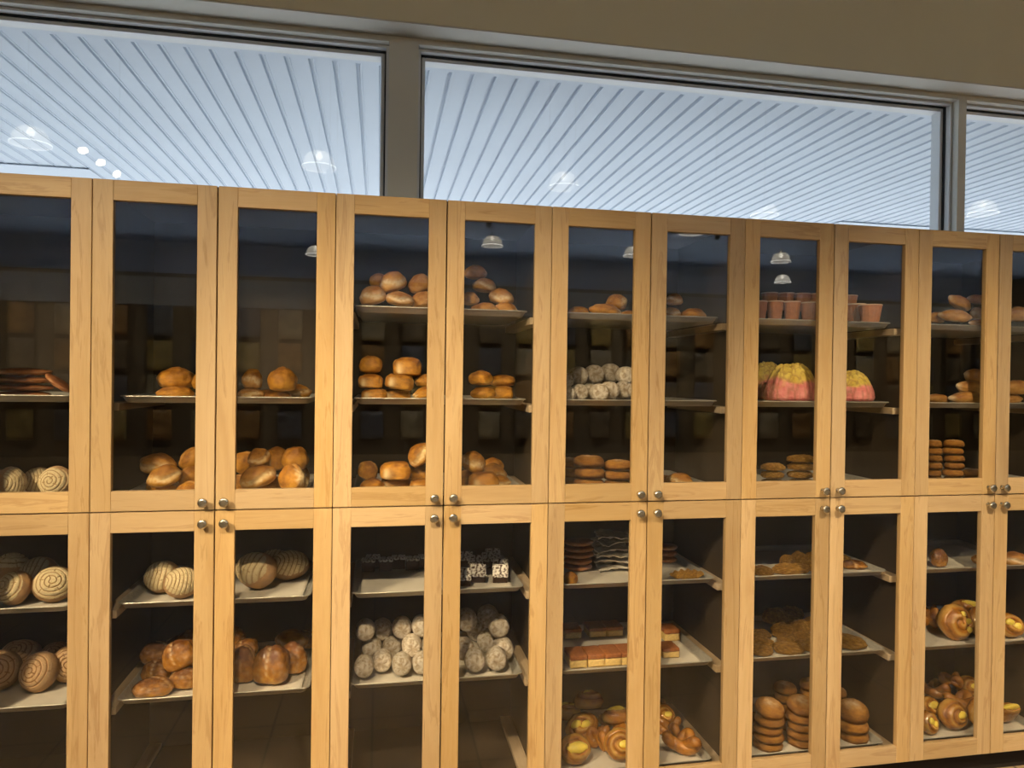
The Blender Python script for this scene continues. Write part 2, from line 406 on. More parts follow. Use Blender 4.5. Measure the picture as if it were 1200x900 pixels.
# ------------------------------------------------------------------ baking trays and paper
def rr(hx, hy, r, n=5):
    pts = []
    for cx, cy, a0 in ((hx-r, hy-r, 0), (-hx+r, hy-r, 90), (-hx+r, -hy+r, 180), (hx-r, -hy+r, 270)):
        for i in range(n+1):
            a = R(a0+90*i/n); pts.append((cx+r*math.cos(a), cy+r*math.sin(a)))
    return pts
def tray_mesh(hx, hy):
    bm = bmesh.new()
    loops = [(0.021, 0.0015, 0.016), (0.017, 0.003, 0.018), (0.0085, 0.0195, 0.022), (0.006, 0.0225, 0.023), (0.002, 0.0238, 0.024), (0.0, 0.022, 0.024),
             (0.0008, 0.0195, 0.024), (0.0065, 0.0185, 0.023), (0.0165, 0.0015, 0.018), (0.021, 0.0, 0.016)]
    rings = [[bm.verts.new((x, y, z)) for x, y in rr(hx-i, hy-i, r)] for i, z, r in loops]
    n = len(rings[0])
    for a, b in zip(rings, rings[1:]):
        for k in range(n): bm.faces.new((a[k], a[(k+1) % n], b[(k+1) % n], b[k]))
    bm.faces.new(rings[0]); bm.faces.new(list(reversed(rings[-1])))
    me = mesh_from_bm(bm, 'tray'); smooth(me)
    return me
THX, THY = 0.311, 0.232
TRAY = tray_mesh(THX, THY); TRAY.materials.append(M['alu'])
TRAY_Y = 0.048+THY
def paper_mesh(seed):
    bm = bmesh.new(); nx, ny = 40, 30
    hx, hy = THX-0.031, THY-0.030
    def z(x, y, k):
        e = max(abs(x)/hx, abs(y)/hy)
        return 0.0022+0.0012*(1+noise.noise(Vector((x*9+seed, y*9, seed))))+0.003*max(0, e-0.92)/0.08*(1+noise.noise(Vector((x*14, y*14, seed))))+k
    top = [[bm.verts.new((hx*(2*i/nx-1), hy*(2*j/ny-1), z(hx*(2*i/nx-1), hy*(2*j/ny-1), 0.0004))) for j in range(ny+1)] for i in range(nx+1)]
    bot = [[bm.verts.new((v.co.x, v.co.y, v.co.z-0.0004)) for v in r] for r in top]
    for i in range(nx):
        for j in range(ny):
            bm.faces.new((top[i][j], top[i+1][j], top[i+1][j+1], top[i][j+1])); bm.faces.new((bot[i][j], bot[i][j+1], bot[i+1][j+1], bot[i+1][j]))
    for i in range(nx):
        bm.faces.new((top[i][0], bot[i][0], bot[i+1][0], top[i+1][0])); bm.faces.new((top[i+1][ny], bot[i+1][ny], bot[i][ny], top[i][ny]))
    for j in range(ny):
        bm.faces.new((top[0][j+1], bot[0][j+1], bot[0][j], top[0][j])); bm.faces.new((top[nx][j], bot[nx][j], bot[nx][j+1], top[nx][j+1]))
    me = mesh_from_bm(bm, 'parchment', True); me.materials.append(M['paper']); return me
PAPERS = [paper_mesh(s) for s in (1.3, 4.7, 9.1)]
FLOOR_OF = {}
NO_TRAY = {(2, 'lower', 2), (-2, 'lower', 2), (0, 'lower', 2), (-2, 'upper', 0), (0, 'upper', 0)}
BARE = {(4, 'upper', 1), (8, 'upper', 0), (8, 'upper', 1)}
def lay_trays():
    i = 0
    for k in (-2, 0, 2, 4, 6, 8):
        for row in ('upper', 'lower'):
            for s, zt in enumerate(TRAY_Z[row]):
                FLOOR_OF[(k, row, s)] = zt-0.012+0.0055
                if (k, row, s) in NO_TRAY: continue
                t = link('baking_tray', TRAY); t.location = ((k+1)*W - 0.004, TRAY_Y, zt-0.012)
                thing(t, f'aluminium baking tray, {ROWN[s]} tray of the {CABN[k].format(row)}', 'tray', 'aluminium baking trays on wooden runners')
                if (k, row, s) in BARE: continue
                p = link('parchment_sheet', PAPERS[i % 3]); p.location = t.location; i += 1
                p.location.z += 0.0
                thing(p, f'white parchment sheet lining the {ROWN[s]} tray, {CABN[k].format(row)}', 'baking paper', 'parchment sheets on the trays')
lay_trays()

# ------------------------------------------------------------------ baked goods: meshes in a unit box
def norm_mesh(me, smooth_it=True):
    xs = [v.co for v in me.vertices]
    lo = [min(c[i] for c in xs) for i in range(3)]; hi = [max(c[i] for c in xs) for i in range(3)]
    ce = Vector([(lo[i]+hi[i])/2 for i in range(3)]); d = [hi[i]-lo[i] for i in range(3)]
    def T(p): return Vector(((p[0]-ce[0])/d[0], (p[1]-ce[1])/d[1], (p[2]-ce[2])/d[2]))
    for v in me.vertices: v.co = T(v.co)
    if smooth_it: smooth(me)
    return T
def norm_two(a, b):
    xs = [v.co for m_ in (a, b) for v in m_.vertices]
    lo = [min(c[i] for c in xs) for i in range(3)]; hi = [max(c[i] for c in xs) for i in range(3)]
    for m_ in (a, b):
        for v in m_.vertices: v.co = [(v.co[i]-(lo[i]+hi[i])/2)/(hi[i]-lo[i]) for i in range(3)]
        smooth(m_)
def set_attr(me, name, vals):
    a = me.attributes.new(name, 'FLOAT', 'POINT'); a.data.foreach_set('value', vals)
def fb(p, s=1.0, o=3): return noise.fractal(Vector(p)*s, 0.9, 2.0, o)
def g(x, w): return math.exp(-(x/w)**2)
def roll_mesh(seed, style, sub=4):
    bm = bmesh.new(); bmesh.ops.create_icosphere(bm, subdivisions=sub, radius=1.0)
    bake, pale = [], []
    sv = Vector((seed*3.7, seed*1.9, seed*5.3))
    rnd = random.Random(seed*13+5)
    cr = rnd.uniform(-0.2, 0.2)
    for v in bm.verts:
        n = v.co.copy(); x, y, z = n
        lump = 0.10*fb(n*1.2+sv, 1, 2)+0.035*fb(n*3.5+sv, 1, 3)
        b = 0.5+0.5*z; p = 0.0
        if style == 'oval':
            k = 1-0.28*abs(x)**3; X, Y, Z = x*1.25, y*0.85*k, z*0.75*k
            c = g(y-cr-0.12*math.sin(x*4+seed), 0.13)*max(0, 1-x*x)*(z > 0)
            Z -= 0.15*c; b -= 0.6*c; p += 0.35*c
            p += max(0, min(1, (x-0.72)*4+fb(n*5+sv)))*1.0
        elif style == 'long':
            k = 1-0.30*abs(x)**2.5; X, Y, Z = x*1.9, y*0.72*k, z*0.62*k
            c = g(y-cr, 0.16)*(0.5+0.5*math.sin(x*9+seed))*max(0, 1-x*x)*(z > 0)
            Z -= 0.12*c; b -= 0.5*c; p += 0.4*c+max(0, min(1, (abs(x)-0.8)*5))
        elif style == 'split':                       # torn flank, flour-pale
            X, Y, Z = x*1.2, y*0.9, z*0.8*(1-0.18*abs(x)**3)
            c = g(z+0.18*math.sin(x*3+seed)-0.05, 0.24)*max(0, -y+0.15)
            Y += 0.13*c; p += min(1, 1.3*c*(0.7+0.9*fb(n*6+sv))); b -= 0.3*c
            Z -= 0.10*g(y, 0.14)*(1-x*x)*(z > 0)
        elif style == 'round':
            X, Y, Z = x, y, z*0.8
            c = max(g(x*0.8+y*0.5+cr, 0.06), g(x*0.5-y*0.8-cr, 0.06))*(z > 0.35)
            Z -= 0.05*c; b += 0.15*g(x, 0.5)*g(y, 0.5)*(z > 0)
        elif style == 'box':                          # rolls squeezed side by side
            e = 0.62
            s_ = lambda q: math.copysign(abs(q)**e, q)
            X, Y, Z = s_(x)*1.1, s_(y)*0.9, s_(z)*0.75
            c = g(y-0.3+cr, 0.12)*(z > 0)*(1-x*x); Z -= 0.07*c; b -= 0.3*c
            p += max(0, min(1, g(Vector((x+0.45, y+0.75, z+0.1)).length, 0.28)*1.2))
        elif style == 'flat':
            e = 0.75
            X, Y, Z = x*1.7, y*0.9, math.copysign(abs(z)**e, z)*0.34; lump *= 0.6
            p += 0.5*g(z, 0.2)*max(0, fb(n*4+sv)+0.2)
        elif style == 'bulb':                         # egg bun with a pinched seam and shiny lobes
            k = 1+0.10*math.cos(3*math.atan2(y, x)+seed)
            X, Y, Z = x*1.15*k, y*0.95*k, z*0.85
            c = g(x*math.cos(seed)+y*math.sin(seed)-0.15, 0.09)*(z > -0.2)
            Z -= 0.10*c; Y *= 1-0.06*c; b += 0.2*z-0.5*c; p += 0.7*g(x*math.cos(seed)+y*math.sin(seed)-0.15, 0.04)*(z > -0.2)+0.5*max(0, fb(n*5+sv, 1, 3)-0.15)
        else:
            X, Y, Z = x, y, z
        q = Vector((X, Y, Z))*(1+lump)
        if q.z < -0.42 and style not in ('log',): q.z = -0.42+(q.z+0.42)*0.35
        v.co = q; bake.append(max(0, b)); pale.append(max(0, min(1, p)))
    me = mesh_from_bm(bm, 'bread'); norm_mesh(me); set_attr(me, 'bake', bake); set_attr(me, 'pale', pale)
    return me
def log_mesh(seed):                                   # stubby sugar-dusted roll, axis along y, crinkled round end
    bm = bmesh.new(); nr, na = 26, 40
    prof = []
    sv = Vector((seed*2.1, seed, seed*4.4))
    for i in range(nr+1):
        t = i/nr; a = PI*t
        prof.append((math.sin(a)**0.42 if 0 < t < 1 else 0, -math.copysign(abs(math.cos(a))**0.75, math.cos(a))))
    rings = []
    for r, y in prof:
        if r == 0: rings.append([bm.verts.new((0, y, 0))]); continue
        ring = []
        for k in range(na):
            th = 2*PI*k/na; d = Vector((math.cos(th), y, math.sin(th)))
            q = r*(1+0.035*fb(d*1.6+sv)+0.015*fb(d*6+sv))
            ring.append(bm.verts.new((q*math.cos(th), y+0.05*fb(Vector((q*3*math.cos(th), q*3*math.sin(th), y))+sv)*(1-0.5*r), q*math.sin(th))))
        rings.append(ring)
    for a, b in zip(rings, rings[1:]):
        for k in range(na):
            k2 = (k+1) % na
            if len(a) == 1: bm.faces.new((a[0], b[k2], b[k]))
            elif len(b) == 1: bm.faces.new((a[k], a[k2], b[0]))
            else: bm.faces.new((a[k], a[k2], b[k2], b[k]))
    me = mesh_from_bm(bm, 'log'); norm_mesh(me)
    set_attr(me, 'bake', [0.5+0.4*fb(v.co*5+sv) for v in me.vertices])
    set_attr(me, 'pale', [max(0, min(1, 0.5+1.2*fb(v.co*9+sv))) for v in me.vertices])
    return me
def polar(nr, na, hfun, rfun=None, closed_bottom=True, bottom=-0.02):
    """A dome on a polar grid: hfun(r, th) -> z, r from 0 to 1."""
    bm = bmesh.new(); c = bm.verts.new((0, 0, hfun(0, 0))); rings = []
    meta = [(0, 0)]
    for i in range(1, nr+1):
        r = i/nr; ring = []
        for k in range(na):
            th = 2*PI*k/na; q = r*(rfun(th) if rfun else 1)
            ring.append(bm.verts.new((q*math.cos(th), q*math.sin(th), hfun(r, th)))); meta.append((r, th))
        rings.append(ring)
    for k in range(na): bm.faces.new((c, rings[0][k], rings[0][(k+1) % na]))
    for a, b in zip(rings, rings[1:]):
        for k in range(na): bm.faces.new((a[k], b[k], b[(k+1) % na], a[(k+1) % na]))
    if closed_bottom:
        lo = [bm.verts.new((v.co.x*0.94, v.co.y*0.94, bottom)) for v in rings[-1]]; meta += [(1.0, 2*PI*k/na) for k in range(na)]
        for k in range(na): bm.faces.new((rings[-1][k], lo[k], lo[(k+1) % na], rings[-1][(k+1) % na]))
        bm.faces.new(list(reversed(lo)))
    return bm, meta
def spiral_groove(r, th, turns=4.2, w=0.11, ph=0.0):
    t = (r*turns - th/(2*PI) + ph) % 1.0
    t = min(t, 1-t)
    return g(t, w)
def concha_meshes(seed, style):
    sv = Vector((seed*1.7, seed*2.9, seed))
    rnd = random.Random(seed*31); ph = rnd.random()
    def groove(r, th):
        if style == 'spiral':
            gr = spiral_groove(r, th+0.25*math.sin(3*th+seed), 4.7, 0.11, ph)*(r > 0.08)
            cross = 0
            for j in range(9):                       # short cross cracks between the rings
                a = seed+j*2.4; r0 = 0.25+0.08*j
                d = (th-a+PI) % (2*PI)-PI
                if abs(r-r0) < 0.11: cross = max(cross, g(d*r, 0.022))
            return max(gr, cross)
        x, y = r*math.cos(th), r*math.sin(th)        # shell: arcs fanned from one rim point
        d = math.hypot(x+1.15, (y*0.9)); t = (d*4.6+0.06*math.sin(5*y+seed)) % 1.0; t = min(t, 1-t)
        gr = g(t, 0.10)
        a = math.atan2(y, x+1.15); t2 = (a*2.4+0.5) % 1.0; t2 = min(t2, 1-t2)
        return max(gr, 0.5*g(t2, 0.05)*(fb(Vector((x*3, y*3, seed))) > 0))
    def h(r, th):
        base = 0.62*max(0.0, 1-r**2.3)**0.55
        x, y = r*math.cos(th), r*math.sin(th)
        return base*(1+0.05*fb(Vector((x, y, 0))*2+sv))-0.060*groove(r, th)*(1-0.3*r)+0.012*fb(Vector((x, y, 0))*9+sv)
    rf = lambda th: 1+0.035*fb(Vector((math.cos(th), math.sin(th), 0))*1.2+sv)
    bm, meta = polar(56, 128, h, rf, True, -0.03)
    top = mesh_from_bm(bm, 'topping')
    gv = [min(1, groove(r, th)) if r > 0 else 0 for r, th in meta]
    bm, _ = polar(14, 48, lambda r, th: 0.50*max(0.0, 1-r**2.6)**0.5-0.02, lambda th: 1.035*rf(th), True, -0.24)
    bun = mesh_from_bm(bm, 'bun')
    norm_two(bun, top); set_attr(top, 'groove', gv)
    set_attr(bun, 'bake', [0.5]*len(bun.vertices)); set_attr(bun, 'pale', [0.25]*len(bun.vertices))
    return bun, top
def cookie_mesh(seed, crack=0.02, dome=0.25):
    sv = Vector((seed*2.7, seed*0.9, seed*3.1))
    def h(r, th):
        x, y = r*math.cos(th), r*math.sin(th)
        return dome*max(0.0, 1-r**4)**0.5+crack*fb(Vector((x, y, 0))*5+sv)*(1-r**6)
    bm, meta = polar(16, 56, h, lambda th: 1+0.03*fb(Vector((math.cos(th), math.sin(th), 0))+sv), True, -0.13)
    me = mesh_from_bm(bm, 'cookie'); norm_mesh(me)
    set_attr(me, 'bake', [0.25+0.6*r**2 for r, th in meta])
    set_attr(me, 'pale', [0.8*g(r, 0.42)*max(0, min(1, 0.7+fb(Vector((r*math.cos(th)*3, r*math.sin(th)*3, 0))+sv))) if i < len(meta)-56 else 0 for i, (r, th) in enumerate(meta)])
    return me
def crumb_mesh(seed, amp=0.12, sub=4, flat=0.55):
    bm = bmesh.new(); bmesh.ops.create_icosphere(bm, subdivisions=sub+1, radius=1.0); sv = Vector((seed*4.2, seed, seed*2))
    bake, pale = [], []
    for v in bm.verts:
        n = v.co.copy()
        cell = noise.voronoi(n*3.2+sv)[0]; b = 1-min(1, cell[0]*1.5)
        k = 1+amp*(b-0.4)*(0.3+0.7*max(0, n.z+0.4))+0.10*fb(n*1.4+sv)
        q = Vector((n.x, n.y*0.95, n.z*flat))*k
        if q.z < -0.26: q.z = -0.26+(q.z+0.26)*0.25
        v.co = q; bake.append(0.75-0.7*b); pale.append(max(0, b-0.45))
    me = mesh_from_bm(bm, 'crumb'); norm_mesh(me); set_attr(me, 'bake', bake); set_attr(me, 'pale', pale); return me
def danish_mesh(seed, spots, turns=2.6):
    sv = Vector((seed*1.1, seed*3.3, seed*2.2))
    def h(r, th):
        t = (r*turns - th/(2*PI)+seed*0.3) % 1.0
        ridge = 0.13*(math.sin(PI*t)**0.6)*(1-0.35*r) - 0.05
        x, y = r*math.cos(th), r*math.sin(th)
        z = 0.55*max(0.0, 1-r**2.2)**0.5+ridge*(1-r**8)+0.035*fb(Vector((x, y, 0))*3+sv)
        for sx, sy, sr in spots: z -= 0.16*g(math.hypot(x-sx, y-sy), sr)
        return z
    bm, meta = polar(44, 84, h, lambda th: 1+0.06*fb(Vector((math.cos(th), math.sin(th), 0))*1.5+sv), True, -0.22)
    me = mesh_from_bm(bm, 'danish')
    bk, pl_ = [], []
    for r, th in meta:
        t = (r*turns-th/(2*PI)+seed*0.3) % 1.0
        bk.append(0.85-0.7*math.sin(PI*t)); pl_.append(0.35*max(0, math.sin(PI*t)-0.8)/0.2)
    cust = bmesh.new()
    for j, (sx, sy, sr) in enumerate(spots):
        z = h(min(1, math.hypot(sx, sy)), math.atan2(sy, sx))
        b2 = bmesh.new(); bmesh.ops.create_icosphere(b2, subdivisions=3, radius=1.0)
        tmp = {}
        ex = 1.0+0.5*((j*7+int(seed)) % 3 == 1)
        for v in b2.verts:
            q = v.co*(1+0.14*fb(v.co*1.6+sv+Vector((j, 0, 0))))
            tmp[v] = cust.verts.new((sx+q.x*sr*1.05*ex, sy+q.y*sr*0.95, z+0.03+q.z*sr*0.55))
        for f in b2.faces: cust.faces.new([tmp[v] for v in f.verts])
        b2.free()
    cm = mesh_from_bm(cust, 'custard')
    norm_two(me, cm); set_attr(me, 'bake', bk); set_attr(me, 'pale', pl_)
    return me, cm
def knot_mesh(seed, seg=110, ring=14, loops=3):
    """a folded, coiled pastry rope (glazed knot)"""
    bm = bmesh.new(); rings = []
    for i in range(seg):
        t = i/seg*2*PI
        p = Vector((math.sin(t)+0.9*math.sin(2*t+seed), math.cos(t)-0.9*math.cos(2*t+seed*0.5), 0.55*math.sin(loops*t)))
        t2 = t+0.01
        p2 = Vector((math.sin(t2)+0.9*math.sin(2*t2+seed), math.cos(t2)-0.9*math.cos(2*t2+seed*0.5), 0.55*math.sin(loops*t2)))
        d = (p2-p).normalized(); a = d.cross(Vector((0, 0, 1))).normalized(); b = a.cross(d)
        rad = 0.62*(1+0.12*math.sin(5*t+seed))
        rings.append([bm.verts.new(p+(a*math.cos(2*PI*k/ring)+b*math.sin(2*PI*k/ring))*rad) for k in range(ring)])
    for i in range(seg):
        A, B = rings[i], rings[(i+1) % seg]
        for k in range(ring): bm.faces.new((A[k], A[(k+1) % ring], B[(k+1) % ring], B[k]))
    me = mesh_from_bm(bm, 'knot'); norm_mesh(me)
    set_attr(me, 'bake', [0.6+0.4*v.co.z for v in me.vertices]); set_attr(me, 'pale', [0]*len(me.vertices)); return me
def twist_mesh(seed):
    bm = bmesh.new(); nu, nv = 90, 24; rings = []
    for i in range(nu+1):
        u = i/nu; r0 = math.sin(PI*u)**0.45 if 0 < i < nu else 0
        ring = []
        for k in range(nv):
            v = 2*PI*k/nv; rr_ = r0*(1+0.22*math.sin(2*(v+u*16)))
            ring.append(bm.verts.new((2*u-1, rr_*math.cos(v)*0.35, rr_*math.sin(v)*0.3)))
        rings.append(ring)
    for a, b in zip(rings, rings[1:]):
        for k in range(nv): bm.faces.new((a[k], a[(k+1) % nv], b[(k+1) % nv], b[k]))
    bmesh.ops.remove_doubles(bm, verts=bm.verts, dist=1e-5)
    me = mesh_from_bm(bm, 'twist'); norm_mesh(me)
    set_attr(me, 'bake', [0.4+0.8*abs(v.co.z) for v in me.vertices]); set_attr(me, 'pale', [0]*len(me.vertices)); return me
def block(lo, hi, n, seed, amp, bev=0.08):
    bm = bmesh.new(); bm_box(bm, lo, hi, bev)
    bmesh.ops.subdivide_edges(bm, edges=bm.edges, cuts=n, use_grid_fill=True)
    for v in bm.verts:
        d = Vector((noise.noise(v.co*3+Vector((seed, 0, 0))), noise.noise(v.co*3+Vector((0, seed, 0))), noise.noise(v.co*3+Vector((0, 0, seed)))))
        v.co += d*amp
    return bm
def cake_meshes(seed):
    a = mesh_from_bm(block((-1, -1, -1), (1, 1, 0.25), 4, seed, 0.05), 'sponge')
    b = mesh_from_bm(block((-1.01, -1.01, 0.27), (1.01, 1.01, 1.0), 4, seed+3, 0.07), 'topping')
    for v in a.vertices: v.co /= 2
    for v in b.vertices: v.co /= 2
    smooth(a); smooth(b); return a, b
def coco_meshes(seed):
    a = mesh_from_bm(block((-1, -1, -1), (1, 1, 0.55), 4, seed, 0.05), 'cake')
    bm = block((-1.0, -1.0, 0.5), (1.0, 1.0, 0.8), 20, seed+3, 0.03, 0.10); bmesh.ops.recalc_face_normals(bm, faces=bm.faces)
    bm.normal_update(); gv = []
    for v in bm.verts:
        n = noise.noise(v.co*4.2+Vector((seed, 1, 2)))+0.4*noise.noise(v.co*9)
        gv.append(max(0, min(1, 0.22-2.2*n)))
    for v, q in zip(bm.verts, gv): v.co += v.normal*0.10*(1-q)
    b = mesh_from_bm(bm, 'flakes')
    for v in a.vertices: v.co /= 2
    for v in b.vertices: v.co /= 2
    smooth(a); set_attr(b, 'groove', gv); return a, b
def cup_meshes(seed):
    n = 40
    def pr(bm_prof, ribs):
        bm = bmesh.new(); rings = []
        for r, z in bm_prof:
            rings.append([bm.verts.new((r*(1+ribs*((k % 2)*2-1))*math.cos(2*PI*k/n), r*(1+ribs*((k % 2)*2-1))*math.sin(2*PI*k/n), z)) for k in range(n)])
        for a, b in zip(rings, rings[1:]):
            for k in range(n): bm.faces.new((a[k], a[(k+1) % n], b[(k+1) % n], b[k]))
        bm.faces.new(list(reversed(rings[0])))
        if len(bm_prof) > 3: bm.faces.new(rings[-1])
        return bm
    a = mesh_from_bm(pr([(0.36, -0.5), (0.43, 0.0), (0.485, 0.46), (0.47, 0.46), (0.41, 0.0), (0.35, -0.45)], 0.012), 'cup')
    rim = mesh_from_bm(lathe([(0.470, 0.45), (0.490, 0.43), (0.500, 0.46), (0.492, 0.5), (0.472, 0.49), (0.470, 0.45)], n), 'rim')
    cake = mesh_from_bm(lathe([(0.455, 0.28), (0.44, 0.33), (0.36, 0.38), (0.2, 0.41), (0, 0.42)], n), 'filling')
    for m in (rim, cake): smooth(m)
    set_attr(cake, 'bake', [0.6]*len(cake.vertices)); set_attr(cake, 'pale', [0]*len(cake.vertices))
    return a, rim, cake
def pink_mesh(seed):
    sv = Vector((seed*2.3, seed, seed*1.3))
    def h(r, th):
        x, y = r*math.cos(th), r*math.sin(th)
        fold = 0.07*math.sin(7*th+3*fb(Vector((x, y, seed))))*r*(1-r**5)
        return 0.8*(max(0.0, 1-r**2.3)**0.60)*(1+0.06*fb(Vector((x, y, 0))*2+sv))+fold-0.03*cr(r, th)
    def cr(r, th):
        x, y = r*math.cos(th), r*math.sin(th)
        d = noise.voronoi(Vector((x*4, y*4, seed)))[0]
        return g(d[1]-d[0], 0.10)
    bm, meta = polar(44, 96, h, lambda th: 1+0.05*math.sin(5*th+seed)+0.04*fb(Vector((math.cos(th), math.sin(th), 0))+sv), True, -0.1)
    me = mesh_from_bm(bm, 'bread'); norm_mesh(me)
    set_attr(me, 'pinkness', [max(0, min(1, ((0.10+0.18*fb(v.co*3+sv))-v.co.z)*7)) for v in me.vertices])
    set_attr(me, 'groove', [cr(r, th) if r > 0 else 0 for r, th in meta]); return me
def sheet_mesh(seed):
    bm = bmesh.new(); n = 20; sv = Vector((seed*3, seed, 0))
    def z(x, y): return 0.5*fb(Vector((x, y, 0))*1.6+sv, 1, 3)
    top = [[bm.verts.new((2*i/n-1, 2*j/n-1, z(2*i/n-1, 2*j/n-1))) for j in range(n+1)] for i in range(n+1)]
    bot = [[bm.verts.new((v.co.x, v.co.y, v.co.z-0.14)) for v in r] for r in top]
    for i in range(n):
        for j in range(n):
            bm.faces.new((top[i][j], top[i+1][j], top[i+1][j+1], top[i][j+1])); bm.faces.new((bot[i][j], bot[i][j+1], bot[i+1][j+1], bot[i+1][j]))
        bm.faces.new((top[i][0], bot[i][0], bot[i+1][0], top[i+1][0])); bm.faces.new((top[i+1][n], bot[i+1][n], bot[i][n], top[i][n]))
        bm.faces.new((top[0][i+1], bot[0][i+1], bot[0][i], top[0][i])); bm.faces.new((top[n][i], bot[n][i], bot[n][i+1], top[n][i+1]))
    me = mesh_from_bm(bm, 'paper'); norm_mesh(me); return me

def one(me, mat):
    me.materials.append(M[mat]); return (me, [])
def multi(root, mat, kids):
    root.materials.append(M[mat])
    for n, me, mt in kids: me.materials.append(M[mt])
    return (root, [(n, me) for n, me, mt in kids])
# kind -> (object name, category, depth ratio, variants)
K = {}
def reg(key, name, cat, dy, var): K[key] = (name, cat, dy, var)
for st, dy in (('oval', 0.75), ('split', 0.8), ('round', 1.0), ('box', 1.0)):
    reg(st, 'bread_roll', 'bread roll', dy, [one(roll_mesh(s, st), 'roll') for s in (1, 2, 3)])
reg('poval', 'bread_roll', 'bread roll', 0.75, [one(roll_mesh(s, 'oval'), 'pale_roll') for s in (5, 6)])
reg('psplit', 'bread_roll', 'bread roll', 0.8, [one(roll_mesh(s, 'split'), 'pale_roll') for s in (7, 8)])
reg('long', 'long_loaf', 'bread loaf', 0.45, [one(roll_mesh(s, 'long'), 'pale_roll') for s in (1, 2, 3)])
reg('bun', 'glazed_bun', 'bun', 0.85, [one(roll_mesh(s, 'bulb'), 'egg_bun') for s in (1, 2, 3)])
reg('flat', 'flat_loaf', 'flat bread', 0.8, [one(roll_mesh(s, 'flat'), 'red_bread') for s in (1, 2)])
reg('log', 'sugar_dusted_roll', 'sweet roll', 1.15, [one(log_mesh(s), 'white_roll') for s in (1, 2, 3, 4)])
def conch(s, st, mt):
    b, t = concha_meshes(s, st); return multi(b, 'cookie', [('topping', t, mt)])
reg('concha', 'shell_bun', 'sweet bun', 0.6, [conch(s, 'spiral', 'concha_top') for s in (1, 2)])
reg('shell', 'shell_bun', 'sweet bun', 0.6, [conch(s, 'shell', 'concha_top') for s in (3, 4)])
reg('tconcha', 'shell_bun', 'sweet bun', 0.6, [conch(s, 'spiral', 'concha_tan') for s in (5, 6)])
reg('cookie', 'round_cookie', 'cookie', 1.0, [one(cookie_mesh(s), 'cookie') for s in (1, 2, 3)])
reg('crumb', 'crumb_bun', 'crumb bun', 0.9, [one(crumb_mesh(s), 'crumb') for s in (1, 2, 3)])
def dan(s, sp, t=2.6):
    d, c = danish_mesh(s, sp, t); return multi(d, 'danish', [('custard', c, 'custard')])
reg('danish', 'custard_danish', 'danish', 0.5, [dan(1, [(0.15, 0.0, 0.26)]), dan(2, [(-0.1, 0.12, 0.24)])])
reg('danish3', 'custard_danish', 'danish', 0.5, [dan(3, [(0.42, 0.30, 0.17), (0.40, -0.12, 0.17), (0.30, -0.55, 0.19)], 2.0)])
reg('yell', 'custard_danish', 'danish', 0.5, [dan(4, [(0.0, 0.05, 0.42)], 1.8), dan(5, [(-0.25, 0.2, 0.3), (0.25, -0.1, 0.3)], 1.8)])
reg('knot', 'glazed_knot', 'glazed pastry', 0.9, [one(knot_mesh(s), 'danish') for s in (0.3, 1.4)])
reg('twist', 'twisted_pastry', 'twisted pastry', 0.5, [one(twist_mesh(1), 'crumb')])
def cake(s):
    a, b = cake_meshes(s); return multi(a, 'sponge', [('topping', b, 'cake_top')])
reg('cake', 'cake_slice', 'cake', 1.2, [cake(1), cake(2)])
def coco(s):
    a, b = coco_meshes(s); return multi(a, 'choc', [('coconut_flakes', b, 'coconut')])
reg('coco', 'coconut_chocolate_square', 'chocolate square', 0.8, [coco(1), coco(2)])
def cup(s):
    a, r, c = cup_meshes(s); return multi(a, 'cup_paper', [('rim', r, 'cup_rim'), ('filling', c, 'cookie')])
reg('cup', 'paper_baking_cup', 'baking cup', 1.0, [cup(1)])
reg('pink', 'sugar_crusted_bread', 'sweet bread', 0.9, [one(pink_mesh(s), 'pinksugar') for s in (1, 2)])
reg('sheet', 'parchment_sheet', 'baking paper', 0.9, [one(sheet_mesh(s), 'paper') for s in (1, 2, 3)])

# ------------------------------------------------------------------ placing: each item is dropped on its tray along the line of sight, stacked without overlap
from mathutils.bvhtree import BVHTree
HULLS, UNRES = {}, []
def make_hull(me, kids=()):
    bm = bmesh.new()
    for mm in [me]+[k_[1] for k_ in kids]:
        st = max(1, len(mm.vertices)//900)
        for v in list(mm.vertices)[::st]: bm.verts.new(v.co)
        for ax in range(3):
            for f in (min, max): bm.verts.new(f(mm.vertices, key=lambda v: v.co[ax]).co)
    bmesh.ops.remove_doubles(bm, verts=bm.verts, dist=1e-4)
    bmesh.ops.convex_hull(bm, input=bm.verts)
    bmesh.ops.delete(bm, geom=[v for v in bm.verts if not v.link_faces], context='VERTS')
    bm.verts.ensure_lookup_table(); bm.verts.index_update()
    r = ([v.co.copy() for v in bm.verts], [[v.index for v in f.verts] for f in bm.faces]); bm.free(); return r
DOOR = {c: i-1 for i, c in enumerate('ABCDEFGHIJK')}
PLACED = {}
SEEN = {}
COUNT = {}
